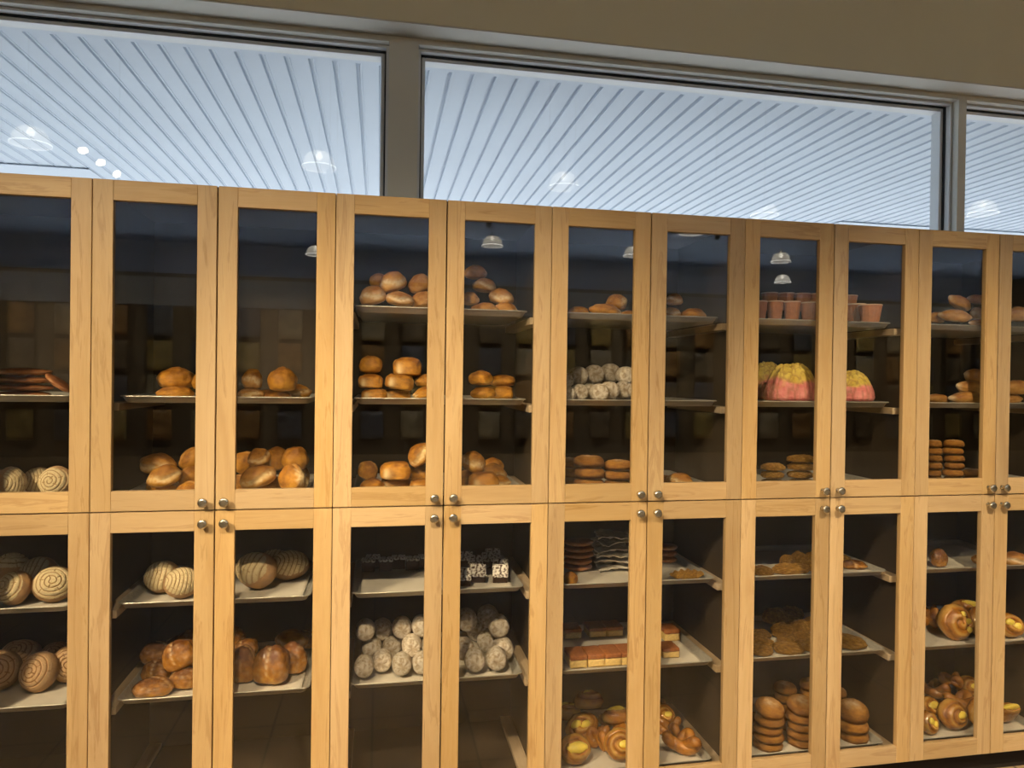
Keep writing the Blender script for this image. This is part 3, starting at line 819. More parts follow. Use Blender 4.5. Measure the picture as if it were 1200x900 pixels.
def put(door, row, s, kind, cx, cy, w, h, phrase, d=None, b=False, rot=(0, 0, 0), dy=None, sh=1.0):
    name, cat, rdy, var = K[kind]
    k = DOOR[door]; cab = k if k % 2 == 0 else k-1
    fl = FLOOR_OF[(cab, row, s)]
    i = COUNT.get(kind, 0); COUNT[kind] = i+1
    me, kids = var[i % len(var)]
    E_ = Euler([R(a) for a in rot], 'XYZ'); M3 = E_.to_matrix()
    facing = abs(rot[0]) > 45
    def dims(p):
        q = ppm(p); X = w/q*sh; V = h/q*sh
        if facing: return Vector((X, V, X*(dy or rdy)))
        return Vector((X, X*(dy or rdy), V))
    hull = HULLS.get(me.name) or HULLS.setdefault(me.name, make_hull(me, kids))
    def half(D):
        q = [M3 @ Vector((v.x*D.x, v.y*D.y, v.z*D.z)) for v in hull[0]]
        return Vector([max(abs(p_[j]) for p_ in q) for j in range(3)])
    def low(D): return -min((M3 @ Vector((v.x*D.x, v.y*D.y, v.z*D.z))).z for v in hull[0])
    y = d if d is not None else 0.10
    if b and d is None:
        rr_ = ray(cx, cy+h/2)
        if rr_.z < -0.02:
            yy = CAM.y+rr_.y*(fl-CAM.z)/rr_.z
            y = yy+0.4*half(dims(at(cx, cy, 0.15))).y
    Hf = half(dims(at(cx, cy, max(0.06, min(0.4, y)))))
    y = max(y, 0.072+Hf.y); ymax = 0.548-Hf.y
    lst = PLACED.setdefault((cab, row, s), [])
    disc = kind in ('cookie', 'cake', 'coco', 'cup', 'flat', 'sheet')
    shr = 0.85 if kind in ('bun', 'knot', 'crumb') else 0.94
    best = None
    def attempt(yy, up):
        nonlocal best
        p = at(cx, cy, yy); D = dims(p); H = half(D); lo_ = low(D)
        if b or p.z < fl+lo_: p.z = fl+lo_
        p.z += up
        if kind == 'pink': p.z = max(p.z, fl+0.019+lo_)
        if kind == 'log': p.z = max(p.z, fl+0.008+lo_)
        tight = p.z-lo_ < fl+0.018 and kind != 'log'
        xlo, xhi = (cab*W+0.089, (cab+2)*W-0.097) if tight else (cab*W+0.074, (cab+2)*W-0.080)
        p.x = max(xlo+H.x, min(xhi-H.x, p.x))
        near = [e for e in lst if all(abs(p[j]-e[0][j]) < H[j]+e[1][j] for j in range(3))]
        hit = 0.0
        if near:
            tr = BVHTree.FromPolygons([p + M3 @ Vector((v.x*D.x, v.y*D.y, v.z*D.z))*shr for v in hull[0]], hull[1])
            for e in near:
                q = sum((abs(p[j]-e[0][j])/(H[j]+e[1][j]))**2 for j in range(3))
                if q < 0.12 or tr.overlap(e[2]): hit = max(hit, 1.05-q)
        if best is None or hit < best[0]-1e-6: best = (hit, p.copy(), H, D)
        return hit == 0.0
    y = min(y, ymax)
    tries = []
    if disc: tries += [(y, u*0.002) for u in range(1, 9)]
    dd = y
    while dd < ymax:
        dd = min(ymax, dd+0.006); tries.append((dd, 0.0))
    tries += [(y+0.01*(u % 4), 0.004*(1+u//4)) for u in range(48)]
    if not attempt(y, 0.0):
        for t_ in tries:
            if attempt(min(t_[0], ymax), t_[1]): break
    hit, p, H, D = best
    if hit: UNRES.append((phrase, round(hit, 2)))
    lst.append((p, H, BVHTree.FromPolygons([p + M3 @ Vector((v.x*D.x, v.y*D.y, v.z*D.z)) for v in hull[0]], hull[1])))
    o = link(name, me); o.location = p; o.rotation_euler = E_; o.scale = D
    for kn, km in kids: link(kn, km, None, o)
    lab = f'{phrase}, {ROWN[s]} tray, {door_name(k, row)}'
    thing(o, lab, cat, f'{cat}s on the {ROWN[s]} tray of the {CABN[cab].format(row)}')
    SEEN[lab] = SEEN.get(lab, 0)+1
    return o
def stack(door, row, s, kind, cx, w, hs, words_, d, base=None, jit=0.004, tilt=None):
    """a pile built from the tray up; hs: thicknesses in photo pixels, bottom first"""
    name, cat, rdy, var = K[kind]
    k = DOOR[door]; cab = k if k % 2 == 0 else k-1
    fl = FLOOR_OF[(cab, row, s)] if base is None else base
    rnd = random.Random(int(cx)*7+s)
    lst = PLACED.setdefault((cab, row, s), [])
    z = fl+0.0008
    for j, (h, wd) in enumerate(zip(hs, words_)):
        i = COUNT.get(kind, 0); COUNT[kind] = i+1
        me, kids = var[i % len(var)]
        p = at(cx, 450, d); q = ppm(p); D = Vector((w/q*rnd.uniform(0.95, 1.04), w/q*rdy, h/q))
        tl = R(tilt) if (tilt and j == len(hs)-1) else 0
        p.z = z+D.z/2+abs(math.sin(tl))*D.y*0.42; z += D.z+0.0006
        p.x += rnd.uniform(-jit, jit); p.y = max(p.y, 0.072+D.y/2)+rnd.uniform(0, jit)
        p.x = max(cab*W+0.089+D.x/2, min((cab+2)*W-0.097-D.x/2, p.x))
        E_ = Euler((tl, 0, rnd.uniform(-0.5, 0.5) if kind in ('cookie', 'crumb', 'round', 'sheet') else rnd.uniform(-0.12, 0.12)), 'XYZ'); M3 = E_.to_matrix()
        hull = HULLS.get(me.name) or HULLS.setdefault(me.name, make_hull(me, kids))
        qv = [M3 @ Vector((v.x*D.x, v.y*D.y, v.z*D.z)) for v in hull[0]]
        H = Vector([max(abs(v[jj]) for v in qv) for jj in range(3)])
        lst.append((p, H, BVHTree.FromPolygons([p+v for v in qv], hull[1])))
        o = link(name, me); o.location = p; o.rotation_euler = E_; o.scale = D
        for kn, km in kids: link(kn, km, None, o)
        lab = f'{wd}, {ROWN[s]} tray, {door_name(k, row)}'
        thing(o, lab, cat, f'{cat}s on the {ROWN[s]} tray of the {CABN[cab].format(row)}'); SEEN[lab] = SEEN.get(lab, 0)+1
def nth(fmt, n):
    o_ = {2: ['bottom', 'top'], 3: ['bottom', 'middle', 'top'], 4: ['bottom', 'second', 'third', 'top'], 5: ['bottom', 'second', 'third', 'fourth', 'top'], 6: ['bottom', 'second', 'third', 'fourth', 'fifth', 'top']}[n]
    return [fmt.format(w_) for w_ in o_]
F = (72, 0, 0)                                        # rotation that turns a dome's face to the shopper
def face(rz=0, rx=72, ry=0): return (rx, ry, rz)

U, Lw = 'upper', 'lower'
# ---- leftmost upper door
stack('A', U, 1, 'flat', 27, 60, [8.5, 8, 9, 9.5], ['reddish flat loaf at the foot of the stack', 'reddish flat loaf second in the stack', 'golden flat loaf third in the stack', 'flour-dusted flat loaf topmost on the stack'], 0.22)
put('A', U, 1, 'flat', 69, 449, 34, 8, 'reddish flat loaf leaning beside the stack', d=0.16, rot=(0, 38, 0))
put('A', U, 2, 'concha', 66, 568, 38, 38, 'lit cream shell bun standing furthest right', rot=face(-6, 78), d=0.10)
put('A', U, 2, 'shell', 17, 567, 32, 38, 'cream shell bun seen edge-on at the left', rot=face(62, 80), d=0.12)
put('A', U, 2, 'shell', 44, 570, 34, 32, 'shaded cream shell bun in the middle', rot=face(10, 74), d=0.20)
put('A', U, 2, 'concha', -6, 570, 36, 34, 'shell bun half out of frame', rot=face(20, 74), d=0.10)
# ---- second upper door
put('B', U, 1, 'round', 206, 460, 42, 15, 'round golden roll underneath another', d=0.13, b=False)
put('B', U, 1, 'round', 207, 442.5, 43, 26, 'round golden roll balanced on top', d=0.13)
put('B', U, 1, 'round', 243, 446, 32, 24, 'golden roll half hidden by the right stile', d=0.16)
put('B', U, 2, 'split', 193, 557, 40, 24, 'pale-sided roll tilted up in front', d=0.11, rot=(0, -16, 8))
put('B', U, 2, 'oval', 192, 577, 38, 18, 'roll under the pale-sided roll', d=0.12)
put('B', U, 2, 'oval', 222, 577, 30, 18, 'roll at the foot of the right pile', d=0.12)
put('B', U, 2, 'oval', 224, 558, 30, 24, 'roll in the middle of the right pile', d=0.12, rot=(0, 0, 40))
put('B', U, 2, 'oval', 226, 537, 34, 24, 'roll on top of the right pile', d=0.15, rot=(0, -25, 20))
put('B', U, 2, 'oval', 158, 577, 36, 16, 'roll at the foot of the left pile', d=0.16)
put('B', U, 2, 'oval', 160, 562, 36, 17, 'shaded roll in the middle of the left pile', d=0.17)
put('B', U, 2, 'split', 163, 543, 46, 24, 'big shaded roll on top of the left pile', d=0.18, rot=(0, 4, -30))
# ---- third upper door
put('C', U, 1, 'split', 294, 461, 30, 13, 'dark roll flat under the left roll', d=0.13)
put('C', U, 1, 'split', 295, 444, 26, 24, 'upright roll at left with pale end', d=0.13, rot=(0, 0, 50))
put('C', U, 1, 'round', 321, 462, 40, 12, 'flat roll under the big round roll', d=0.12)
put('C', U, 1, 'round', 331, 444, 34, 29, 'big round roll in the middle', d=0.13)
put('C', U, 1, 'split', 360, 458.5, 34, 17, 'crusty roll low at the right', d=0.11)
put('C', U, 2, 'oval', 342, 559, 38, 31, 'fat golden roll with flour-white end', d=0.11, rot=(0, -12, -38))
put('C', U, 2, 'split', 302, 558, 42, 25, 'long roll with flour streaks', d=0.11, rot=(0, -14, 12))
put('C', U, 2, 'round', 312, 577, 38, 18, 'roll low between the two front rolls', d=0.14)
put('C', U, 2, 'oval', 280, 576, 34, 17, 'roll low at the left stile', d=0.16)
put('C', U, 2, 'oval', 364, 574, 30, 20, 'shaded roll low at the right', d=0.17)
put('C', U, 2, 'split', 366, 556, 26, 22, 'small roll with pale end at right', d=0.18, rot=(0, 0, -40))
put('C', U, 2, 'split', 303, 535, 28, 20, 'pointed roll on top, left of centre', d=0.19, rot=(0, -20, 30))
put('C', U, 2, 'round', 346, 537, 32, 27, 'domed roll on top at right', d=0.19)
put('C', U, 2, 'round', 324, 537, 34, 28, 'dark domed roll on top in the middle', d=0.26)
put('C', U, 2, 'oval', 287, 541, 26, 28, 'dark roll behind the long roll', d=0.24, rot=(0, 50, 0))
# ---- fourth upper door
put('D', U, 0, 'psplit', 436, 346, 32, 23, 'pale roll at the left end', d=0.12, rot=(0, -14, 10))
put('D', U, 0, 'psplit', 469, 350, 34, 17, 'pale roll under the middle pile', d=0.13, rot=(0, 6, 0))
put('D', U, 0, 'poval', 495, 351, 30, 19, 'golden roll low at right', d=0.12, rot=(0, -12, -30))
put('D', U, 0, 'psplit', 460, 330, 34, 24, 'big pale roll on top of the pile', d=0.16, rot=(0, -18, 14))
put('D', U, 0, 'poval', 492, 332, 30, 22, 'roll on top at the right', d=0.16, rot=(0, -20, 10))
put('D', U, 0, 'poval', 444, 329, 24, 18, 'small roll on top at left', d=0.22, rot=(0, 10, 30))
put('D', U, 1, 'box', 437, 462, 30, 13, 'squarish roll at the foot of the left stack', d=0.12)
put('D', U, 1, 'box', 434.5, 446.5, 29, 17, 'squarish roll in the middle of the left stack', d=0.12)
put('D', U, 1, 'round', 434.5, 427, 27, 21, 'roll topmost on the left stack', d=0.12)
put('D', U, 1, 'box', 465, 462, 34, 13, 'roll at the foot of the middle stack', d=0.12)
put('D', U, 1, 'box', 468.5, 447.5, 34, 18, 'roll in the middle of the middle stack', d=0.12, rot=(0, 8, 0))
put('D', U, 1, 'box', 477.5, 429.5, 34, 22, 'roll with pale end topmost on the middle stack', d=0.12)
put('D', U, 1, 'oval', 498, 460, 30, 14, 'pale pointed roll at the right stile', d=0.10, rot=(0, 12, 180))
put('D', U, 1, 'round', 500, 446, 28, 16, 'shaded roll behind the right stile', d=0.18)
put('D', U, 2, 'round', 434, 570, 28, 18, 'roll underneath at the far left', d=0.12)
put('D', U, 2, 'oval', 431.5, 551, 25, 22, 'upright roll with pale tip at left', d=0.12, rot=(0, -30, 160))
put('D', U, 2, 'box', 464, 571, 36, 16, 'squarish roll under the middle one', d=0.12)
put('D', U, 2, 'box', 463.5, 551, 36, 20, 'squarish roll on top in the middle', d=0.12)
put('D', U, 2, 'box', 494, 572, 28, 16, 'roll at the foot of the right stack', d=0.12)
put('D', U, 2, 'round', 493, 554, 28, 22, 'roll in the middle of the right stack', d=0.12)
put('D', U, 2, 'split', 492, 532, 32, 24, 'tilted roll topmost on the right stack', d=0.14, rot=(0, -38, 0))
# ---- fifth upper door
put('E', U, 0, 'poval', 568, 361, 32, 13, 'pale flat roll at the lower left', d=0.12)
put('E', U, 0, 'poval', 605, 361, 27, 13, 'roll at the right end', d=0.12, rot=(0, 10, 0))
put('E', U, 0, 'psplit', 588, 347.5, 30, 19, 'scored roll facing out in the middle', d=0.13, rot=(0, 10, -20))
put('E', U, 0, 'poval', 550, 350, 24, 16, 'roll half behind the left stile', d=0.15)
put('E', U, 0, 'psplit', 568, 334.5, 30, 17, 'scored roll higher at left', d=0.18, rot=(0, 6, 15))
put('E', U, 0, 'poval', 557, 319, 28, 17, 'shaded roll topmost at the back', d=0.26)
put('E', U, 1, 'round', 566.5, 460.5, 31, 15, 'golden roll at lower left', d=0.12)
put('E', U, 1, 'box', 600, 460, 36, 16, 'wide golden roll at lower right', d=0.12)
put('E', U, 1, 'round', 563.5, 442.5, 30, 18, 'dark roll stacked at left', d=0.12)
put('E', U, 1, 'round', 594, 446, 30, 14, 'shaded roll behind the wide one', d=0.24)
put('E', U, 2, 'box', 566.5, 566, 36, 22, 'roll low in front at left', d=0.11)
put('E', U, 2, 'split', 600, 571, 34, 14, 'roll under the pale-edged one', d=0.12)
put('E', U, 2, 'split', 596, 553, 33, 21, 'golden roll with pale torn side', d=0.12, rot=(0, 10, -12))
put('E', U, 2, 'split', 555, 541, 30, 24, 'pale-topped roll tilted at upper left', d=0.13, rot=(0, 30, 0))
put('E', U, 2, 'round', 547, 560, 22, 20, 'roll cut by the left stile', d=0.15)
put('E', U, 2, 'round', 577, 545, 28, 18, 'shaded roll at the back', d=0.26)
# ---- sixth upper door
put('F', U, 0, 'oval', 709, 363.5, 40, 15, 'long golden roll in the middle', d=0.12, rot=(0, 6, 0))
put('F', U, 0, 'round', 678, 365, 24, 12, 'low roll at the left', d=0.13)
put('F', U, 0, 'oval', 737, 368, 22, 9, 'low roll at the right stile', d=0.12)
put('F', U, 0, 'oval', 722.5, 354, 27, 19, 'roll with white end on top', d=0.15, rot=(0, 0, -50))
for j, (cx, cy, r) in enumerate([(666, 462, 9), (679, 461.5, 10.5), (690.5, 461.5, 10.5), (702, 461, 11), (714, 458, 11.5), (731, 457, 11), (747, 458, 10)]):
    put('F', U, 1, 'log', cx, cy, 1.93*r, 1.93*r, f'powdered roll, front row, {["first","second","third","fourth","fifth","sixth","seventh"][j]} from left', d=0.12)
for j, (cx, cy, r) in enumerate([(663, 446, 9), (677, 441, 12), (696, 439, 12), (715, 437.5, 12), (733, 440, 11)]):
    put('F', U, 1, 'log', cx, cy, 1.93*r, 1.93*r, f'shaded powdered roll, back row, {["first","second","third","fourth","fifth"][j]} from left', d=0.26)
stack('F', U, 2, 'cookie', 693.5, 38, [13.5, 13, 12.5], nth('thick brown round bread, {} of the tall stack', 3), 0.12)
stack('F', U, 2, 'cookie', 728, 34, [11, 11.5, 11], nth('round bread, {} of the right stack', 3), 0.12)
stack('F', U, 2, 'cookie', 668, 26, [12, 11, 11], nth('round bread, {} of stack at left stile', 3), 0.19)
# ---- seventh upper door
put('G', U, 0, 'oval', 820, 368, 30, 13, 'lone golden roll near the tray end', d=0.12, rot=(0, 8, 0))
put('G', U, 0, 'round', 801, 369.5, 18, 8, 'small roll left of the lone roll', d=0.14)
put('G', U, 0, 'psplit', 787, 366, 22, 12, 'pale roll at the left stile', d=0.13)
put('G', U, 0, 'psplit', 790, 351, 22, 14, 'shaded roll stacked at left', d=0.18)
put('G', U, 2, 'split', 797, 562, 32, 16, 'single roll with pale end', d=0.12, rot=(0, 8, -20))
put('G', U, 2, 'oval', 780, 566, 24, 12, 'shaded roll beside the left stile', d=0.16)
# ---- fourth upper door from right
for j, (cx, cy) in enumerate([(889, 363.5), (908, 363.5), (928, 364), (948, 365)]):
    put('H', U, 0, 'cup', cx, cy, 20, 21, f'terracotta cup, front row, {["first","second","third","fourth"][j]} from left', d=0.11)
for j, (cx, cy) in enumerate([(902, 353), (921, 353.5), (940, 354), (957, 354.5)]):
    put('H', U, 0, 'cup', cx, cy, 19, 20, f'terracotta cup, back row, {["first","second","third","fourth"][j]} from left', d=0.24)
put('H', U, 1, 'pink', 929, 452, 68, 44, 'large yellow-topped pink sugar bread in front', d=0.12, dy=0.62)
put('H', U, 1, 'pink', 899, 449, 52, 44, 'shaded yellow and pink bread behind the front one', d=0.32, dy=0.6)
stack('H', U, 2, 'crumb', 942, 33, [9, 9, 9, 9], nth('sugar-crusted cookie, {} of the right stack', 4), 0.12)
stack('H', U, 2, 'crumb', 908, 29, [9, 9, 9], nth('sugar-crusted cookie, {} of the left stack', 3), 0.13)
# ---- third upper door from right
put('I', U, 0, 'cup', 1023, 368, 26, 21, 'terracotta paper cup nearest the tray end', d=0.11)
put('I', U, 0, 'cup', 1002, 367, 24, 21, 'terracotta paper cup left of another cup', d=0.11)
put('I', U, 0, 'cup', 1006, 356, 22, 18, 'shaded terracotta cup at the back', d=0.24)
put('I', U, 1, 'pink', 1007, 454, 66, 36, 'pink sugar bread with yellow crest', d=0.12, dy=0.62)
# ---- second upper door from right
put('J', U, 0, 'long', 1119, 370, 38, 15, 'long loaf lying low at the front', d=0.12, rot=(0, 6, -20))
put('J', U, 0, 'long', 1146, 378, 26, 8, 'flat loaf end at the lower right', d=0.10)
put('J', U, 0, 'long', 1098, 372, 26, 13, 'loaf at the left stile', d=0.13)
put('J', U, 0, 'long', 1144, 367, 26, 14, 'loaf tucked under at right', d=0.14, rot=(0, 0, 30))
put('J', U, 0, 'long', 1125, 354, 34, 15, 'long loaf slanting down to the right', d=0.15, rot=(0, 24, 0))
put('J', U, 0, 'long', 1147, 351, 32, 11, 'long loaf on top at right', d=0.18, rot=(0, 6, 0))
put('J', U, 1, 'long', 1133, 466, 50, 15, 'long pale loaf at the foot of the pile', d=0.12)
put('J', U, 1, 'long', 1139, 453.5, 44, 16, 'long loaf second in the pile', d=0.12, rot=(0, 6, 0))
put('J', U, 1, 'long', 1146, 441, 38, 17, 'long loaf topmost on the pile', d=0.13, rot=(0, 10, 0))
put('J', U, 1, 'long', 1099, 467, 34, 11, 'small loaf alone at left', d=0.13, rot=(0, 6, 0))
stack('J', U, 2, 'cookie', 1097, 16, [8.4]*6, nth('small cookie, {} of the leftmost stack', 6), 0.12, jit=0.002)
stack('J', U, 2, 'cookie', 1119.5, 22, [8.4]*6, nth('small cookie, {} of the middle stack', 6), 0.12)
stack('J', U, 2, 'cookie', 1145, 25, [8, 8], nth('flat cookie, {} of the low right stack', 2), 0.12)
# ---- rightmost upper door
put('K', U, 0, 'long', 1195, 368, 36, 18, 'pale loaf cut by the photo edge', d=0.13)
put('K', U, 1, 'long', 1196, 454, 36, 17, 'pale loaf resting on another', d=0.13)
put('K', U, 1, 'long', 1197, 467, 34, 11, 'loaf underneath another', d=0.12)

# ---- leftmost lower door
put('A', Lw, 0, 'concha', 12, 692.5, 40, 40, 'cream shell bun with spiral face, front left', rot=face(-28, 66), b=True)
put('A', Lw, 0, 'concha', 74, 692.5, 44, 42, 'cream shell bun with spiral face by the right stile', rot=face(14, 62), b=True)
put('A', Lw, 0, 'shell', 40, 684, 44, 44, 'cream shell bun leaning behind the left one', rot=face(-18, 60), d=0.25)
put('A', Lw, 0, 'shell', 56, 677, 40, 22, 'cream shell bun lying behind the gap', d=0.40)
put('A', Lw, 0, 'concha', 14, 663, 44, 30, 'dim shell bun at the back', d=0.40)
put('A', Lw, 1, 'tconcha', -4, 792, 50, 46, 'tan shell bun half out of frame', rot=face(20, 70), b=True)
put('A', Lw, 1, 'tconcha', 42, 792, 42, 46, 'tan shell bun standing in the middle', rot=face(-12, 68), b=True)
put('A', Lw, 1, 'tconcha', 86, 798, 38, 42, 'tan shell bun by the right stile', rot=face(16, 72), b=True)
put('A', Lw, 1, 'tconcha', 66, 776, 40, 34, 'tan shell bun behind the front two', d=0.37, rot=face(0, 50))
put('A', Lw, 1, 'tconcha', 22, 765, 44, 34, 'dim tan shell bun at the back', d=0.40, rot=face(0, 50))
# ---- second lower door
put('B', Lw, 0, 'shell', 213, 685, 40, 36, 'bright cream shell bun at the right', rot=face(12, 60), d=0.125, b=True)
put('B', Lw, 0, 'shell', 169, 687, 42, 38, 'shaded cream shell bun on the left', rot=face(-18, 66), d=0.125, b=True)
put('B', Lw, 1, 'bun', 181, 812, 46, 19, 'glazed bun at the front foot of the heap', b=True, d=0.12)
put('B', Lw, 1, 'bun', 217, 808, 34, 24, 'glazed bun low at right', b=True, d=0.12)
put('B', Lw, 1, 'bun', 150, 808, 34, 26, 'shaded glazed bun at far left', b=True, d=0.14)
put('B', Lw, 1, 'bun', 185, 796, 52, 29, 'flour-speckled glazed bun in front', d=0.13)
put('B', Lw, 1, 'bun', 223, 790, 36, 34, 'glazed bun at the right stile', d=0.18)
put('B', Lw, 1, 'bun', 209, 771, 38, 34, 'shiny bun topmost on the heap', d=0.18, rot=(0, -24, 0))
put('B', Lw, 1, 'bun', 160, 780, 36, 24, 'dim bun upper left in the heap', d=0.26)
put('B', Lw, 1, 'bun', 187, 772, 32, 20, 'dim bun behind the topmost one', d=0.40)
# ---- third lower door
put('C', Lw, 0, 'shell', 296, 673, 52, 42, 'cream shell bun facing left in front', rot=face(-40, 60), b=True)
put('C', Lw, 0, 'shell', 352, 664, 46, 34, 'dim striped shell bun at right', rot=face(10, 56), d=0.30, b=True)
put('C', Lw, 0, 'shell', 322, 655, 40, 22, 'dim shell bun at the back', d=0.42)
put('C', Lw, 1, 'bun', 318, 781, 42, 45, 'big brown bun with pale crack, front centre', b=True)
put('C', Lw, 1, 'bun', 285, 786, 34, 42, 'dark bun at the left stile', b=True)
put('C', Lw, 1, 'bun', 353, 774, 38, 36, 'shiny bun at lower right', b=True)
put('C', Lw, 1, 'bun', 287, 760, 30, 22, 'small shiny bun on top at left', d=0.20, rot=(0, -20, 0))
put('C', Lw, 1, 'split', 342, 749, 38, 22, 'browned roll with white underside on top', d=0.20, rot=(0, 8, 0))
put('C', Lw, 1, 'bun', 363, 748, 30, 20, 'shiny bun on top by the right stile', d=0.22)
put('C', Lw, 1, 'bun', 274, 745, 28, 24, 'dim bun behind the left stile', d=0.28)
# ---- fourth lower door
for j, cx in enumerate([421, 437, 452, 467, 483, 498]):
    put('D', Lw, 0, 'coco', cx, 664, 15, 15, f'dim coconut square, back row, {["first","second","third","fourth","fifth","sixth"][j]} from left', d=0.40, rot=(0, 0, 0), b=True)
for j, (cx, cy, r) in enumerate([(425, 779, 11.9), (448, 779, 11.9), (471, 778.5, 12.2), (494.5, 778, 12)]):
    put('D', Lw, 1, 'log', cx, cy, 1.93*r, 1.93*r, f'powdered roll, front row, {["first","second","third","fourth"][j]} from left', b=True, d=0.14)
for j, (cx, cy, r) in enumerate([(436, 758, 11.9), (459.5, 758, 11.9), (482.5, 756, 12.2), (505, 757, 12)]):
    put('D', Lw, 1, 'log', cx, cy, 1.93*r, 1.93*r, f'powdered roll, second layer, {["first","second","third","fourth"][j]} from left', d=0.17)
for j, (cx, cy, r) in enumerate([(425, 738, 12), (448, 737, 12), (471, 735, 12), (494, 733, 12)]):
    put('D', Lw, 1, 'log', cx, cy, 1.93*r, 1.93*r, f'dim powdered roll, upper layer, {["first","second","third","fourth"][j]} from left', d=0.24)
# ---- fifth lower door
SLAB = (42, 0, -8)
for j, (cx, cy, ph) in enumerate([(543, 680, 'first from left, cut by stile'), (560, 680.5, 'second from left'), (586, 676, 'third from left'), (604, 668.5, 'fourth from left, set back')]):
    put('E', Lw, 0, 'coco', cx, cy, 17, 17, f'coconut-topped square, {ph}', rot=SLAB, b=True, dy=0.9)
for j, (cx, cy) in enumerate([(557, 663), (573, 664), (588, 660), (545, 664)]):
    put('E', Lw, 0, 'coco', cx, cy, 16, 15, f'dim square behind, {["second","third","fourth","first"][j]} from left', rot=(30, 0, -8), d=0.34, b=True)
for j, (cx, cy, r) in enumerate([(556, 780, 12.8), (581.5, 779, 12.8), (606.5, 777, 12.8)]):
    put('E', Lw, 1, 'log', cx, cy, 1.93*r, 1.93*r, f'powdered roll, front row, {["first","second","third"][j]} from left', b=True, d=0.13)
for j, (cx, cy, r) in enumerate([(544, 760, 12.5), (571, 760, 12.3), (597, 758, 12.3)]):
    put('E', Lw, 1, 'log', cx, cy, 1.93*r, 1.93*r, f'powdered roll, second layer, {["first","second","third"][j]} from left', d=0.20)
for j, (cx, cy, r) in enumerate([(558, 742, 12.5), (584, 740, 12.8)]):
    put('E', Lw, 1, 'log', cx, cy, 1.93*r, 1.93*r, f'powdered roll, third layer, {["left","right"][j]} one', d=0.25)
for j, (cx, cy, r) in enumerate([(547, 726, 12.8), (572, 722, 12.8)]):
    put('E', Lw, 1, 'log', cx, cy, 1.93*r, 1.93*r, f'powdered roll topmost at the back, {["left","right"][j]} one', d=0.33)
# ---- sixth lower door
put('F', Lw, 0, 'round', 668, 680.5, 18, 15, 'small golden bun at the left stile', b=True, d=0.11)
stack('F', Lw, 0, 'flat', 681, 36, [7]*5, nth('dim brown flat bread, {} of the back stack', 5), 0.30)
stack('F', Lw, 0, 'sheet', 721, 40, [7]*6, nth('crumpled parchment sheet, {} of the heap', 6), 0.30, jit=0.01)
for j, (cx, cy) in enumerate([(674.5, 763), (695, 761.5), (714.5, 760), (734, 758)]):
    put('F', Lw, 1, 'cake', cx, cy, 20, 14, f'brown-topped yellow cake slice, front row, {["first","second","third","fourth"][j]} from left', d=0.15, b=True, dy=1.5)
for j, (cx, cy) in enumerate([(669, 731), (697, 731), (717, 730.5)]):
    put('F', Lw, 1, 'cake', cx, cy, 20, 11, f'dim yellow cake slice, back row, {["first","second","third"][j]} from left', d=0.44, b=True)
put('F', Lw, 2, 'yell', 673, 886, 40, 34, 'yellow-filled pastry at lower left', rot=face(6, 58), b=True)
put('F', Lw, 2, 'danish', 727, 884, 38, 36, 'swirled pastry with yellow eye at lower right', rot=face(-8, 62), b=True)
put('F', Lw, 2, 'knot', 703, 882, 30, 26, 'brown glazed knot between the front pastries', b=True, d=0.20)
put('F', Lw, 2, 'yell', 681, 857, 42, 30, 'yellow-streaked pastry stacked at left', rot=(50, -24, 0), d=0.17)
put('F', Lw, 2, 'knot', 720, 862, 38, 18, 'glazed knot stacked at right', d=0.20)
put('F', Lw, 2, 'knot', 720, 849, 34, 15, 'flat glazed pastry above the knot', d=0.23)
put('F', Lw, 2, 'yell', 722, 836, 34, 18, 'dim yellow pastry upper right', d=0.32)
put('F', Lw, 2, 'danish', 690, 818, 36, 18, 'dim pastry topmost at the back', d=0.36)
put('F', Lw, 2, 'yell', 666, 832, 30, 18, 'dim pastry at upper left', d=0.34)
# ---- seventh lower door
put('G', Lw, 0, 'twist', 809, 676, 42, 12, 'golden twisted pastry near the front', b=True)
stack('G', Lw, 0, 'flat', 788, 24, [7]*3, nth('dim brown flat bread, {} of the back stack', 3), 0.36)
put('G', Lw, 1, 'cake', 782, 763, 20, 11, 'yellow cake slice at the left stile', b=True)
put('G', Lw, 1, 'cake', 793, 742, 19, 13, 'yellow cake slice further back', b=True)
put('G', Lw, 2, 'knot', 807, 885, 42, 25, 'shiny glazed knot at the front', b=True)
put('G', Lw, 2, 'knot', 799, 858, 34, 21, 'shiny glazed knot behind the front one', d=0.26)
put('G', Lw, 2, 'danish', 779, 868, 28, 26, 'dim glazed pastry beside the left stile', d=0.22, rot=face(0, 50))
put('G', Lw, 2, 'knot', 784, 840, 28, 20, 'dim glazed knot at the back', d=0.38)
# ---- fourth lower door from right
put('H', Lw, 0, 'crumb', 927, 670.5, 48, 12, 'flat crumb pastry along the front', b=True, d=0.13, dy=0.5)
put('H', Lw, 0, 'crumb', 893, 671.5, 28, 10, 'flat crumb pastry at the left stile', b=True, d=0.13)
put('H', Lw, 0, 'crumb', 951, 667, 22, 16, 'crumb pastry by the right stile', d=0.13)
put('H', Lw, 0, 'crumb', 922.5, 657, 18, 15, 'small crumb piece on top, left', d=0.19)
put('H', Lw, 0, 'crumb', 936, 655, 20, 18, 'crumb piece on top, middle', d=0.20)
put('H', Lw, 0, 'crumb', 951, 654, 20, 16, 'crumb piece on top at right', d=0.22)
put('H', Lw, 1, 'crumb', 891, 767.5, 30, 10, 'flat crumb bun under the left stack', b=True, d=0.13)
put('H', Lw, 1, 'crumb', 892, 759, 30, 10, 'crumb bun second in the left stack', d=0.13)
put('H', Lw, 1, 'crumb', 889, 750.5, 28, 10, 'crumb bun topmost in the left stack', d=0.14)
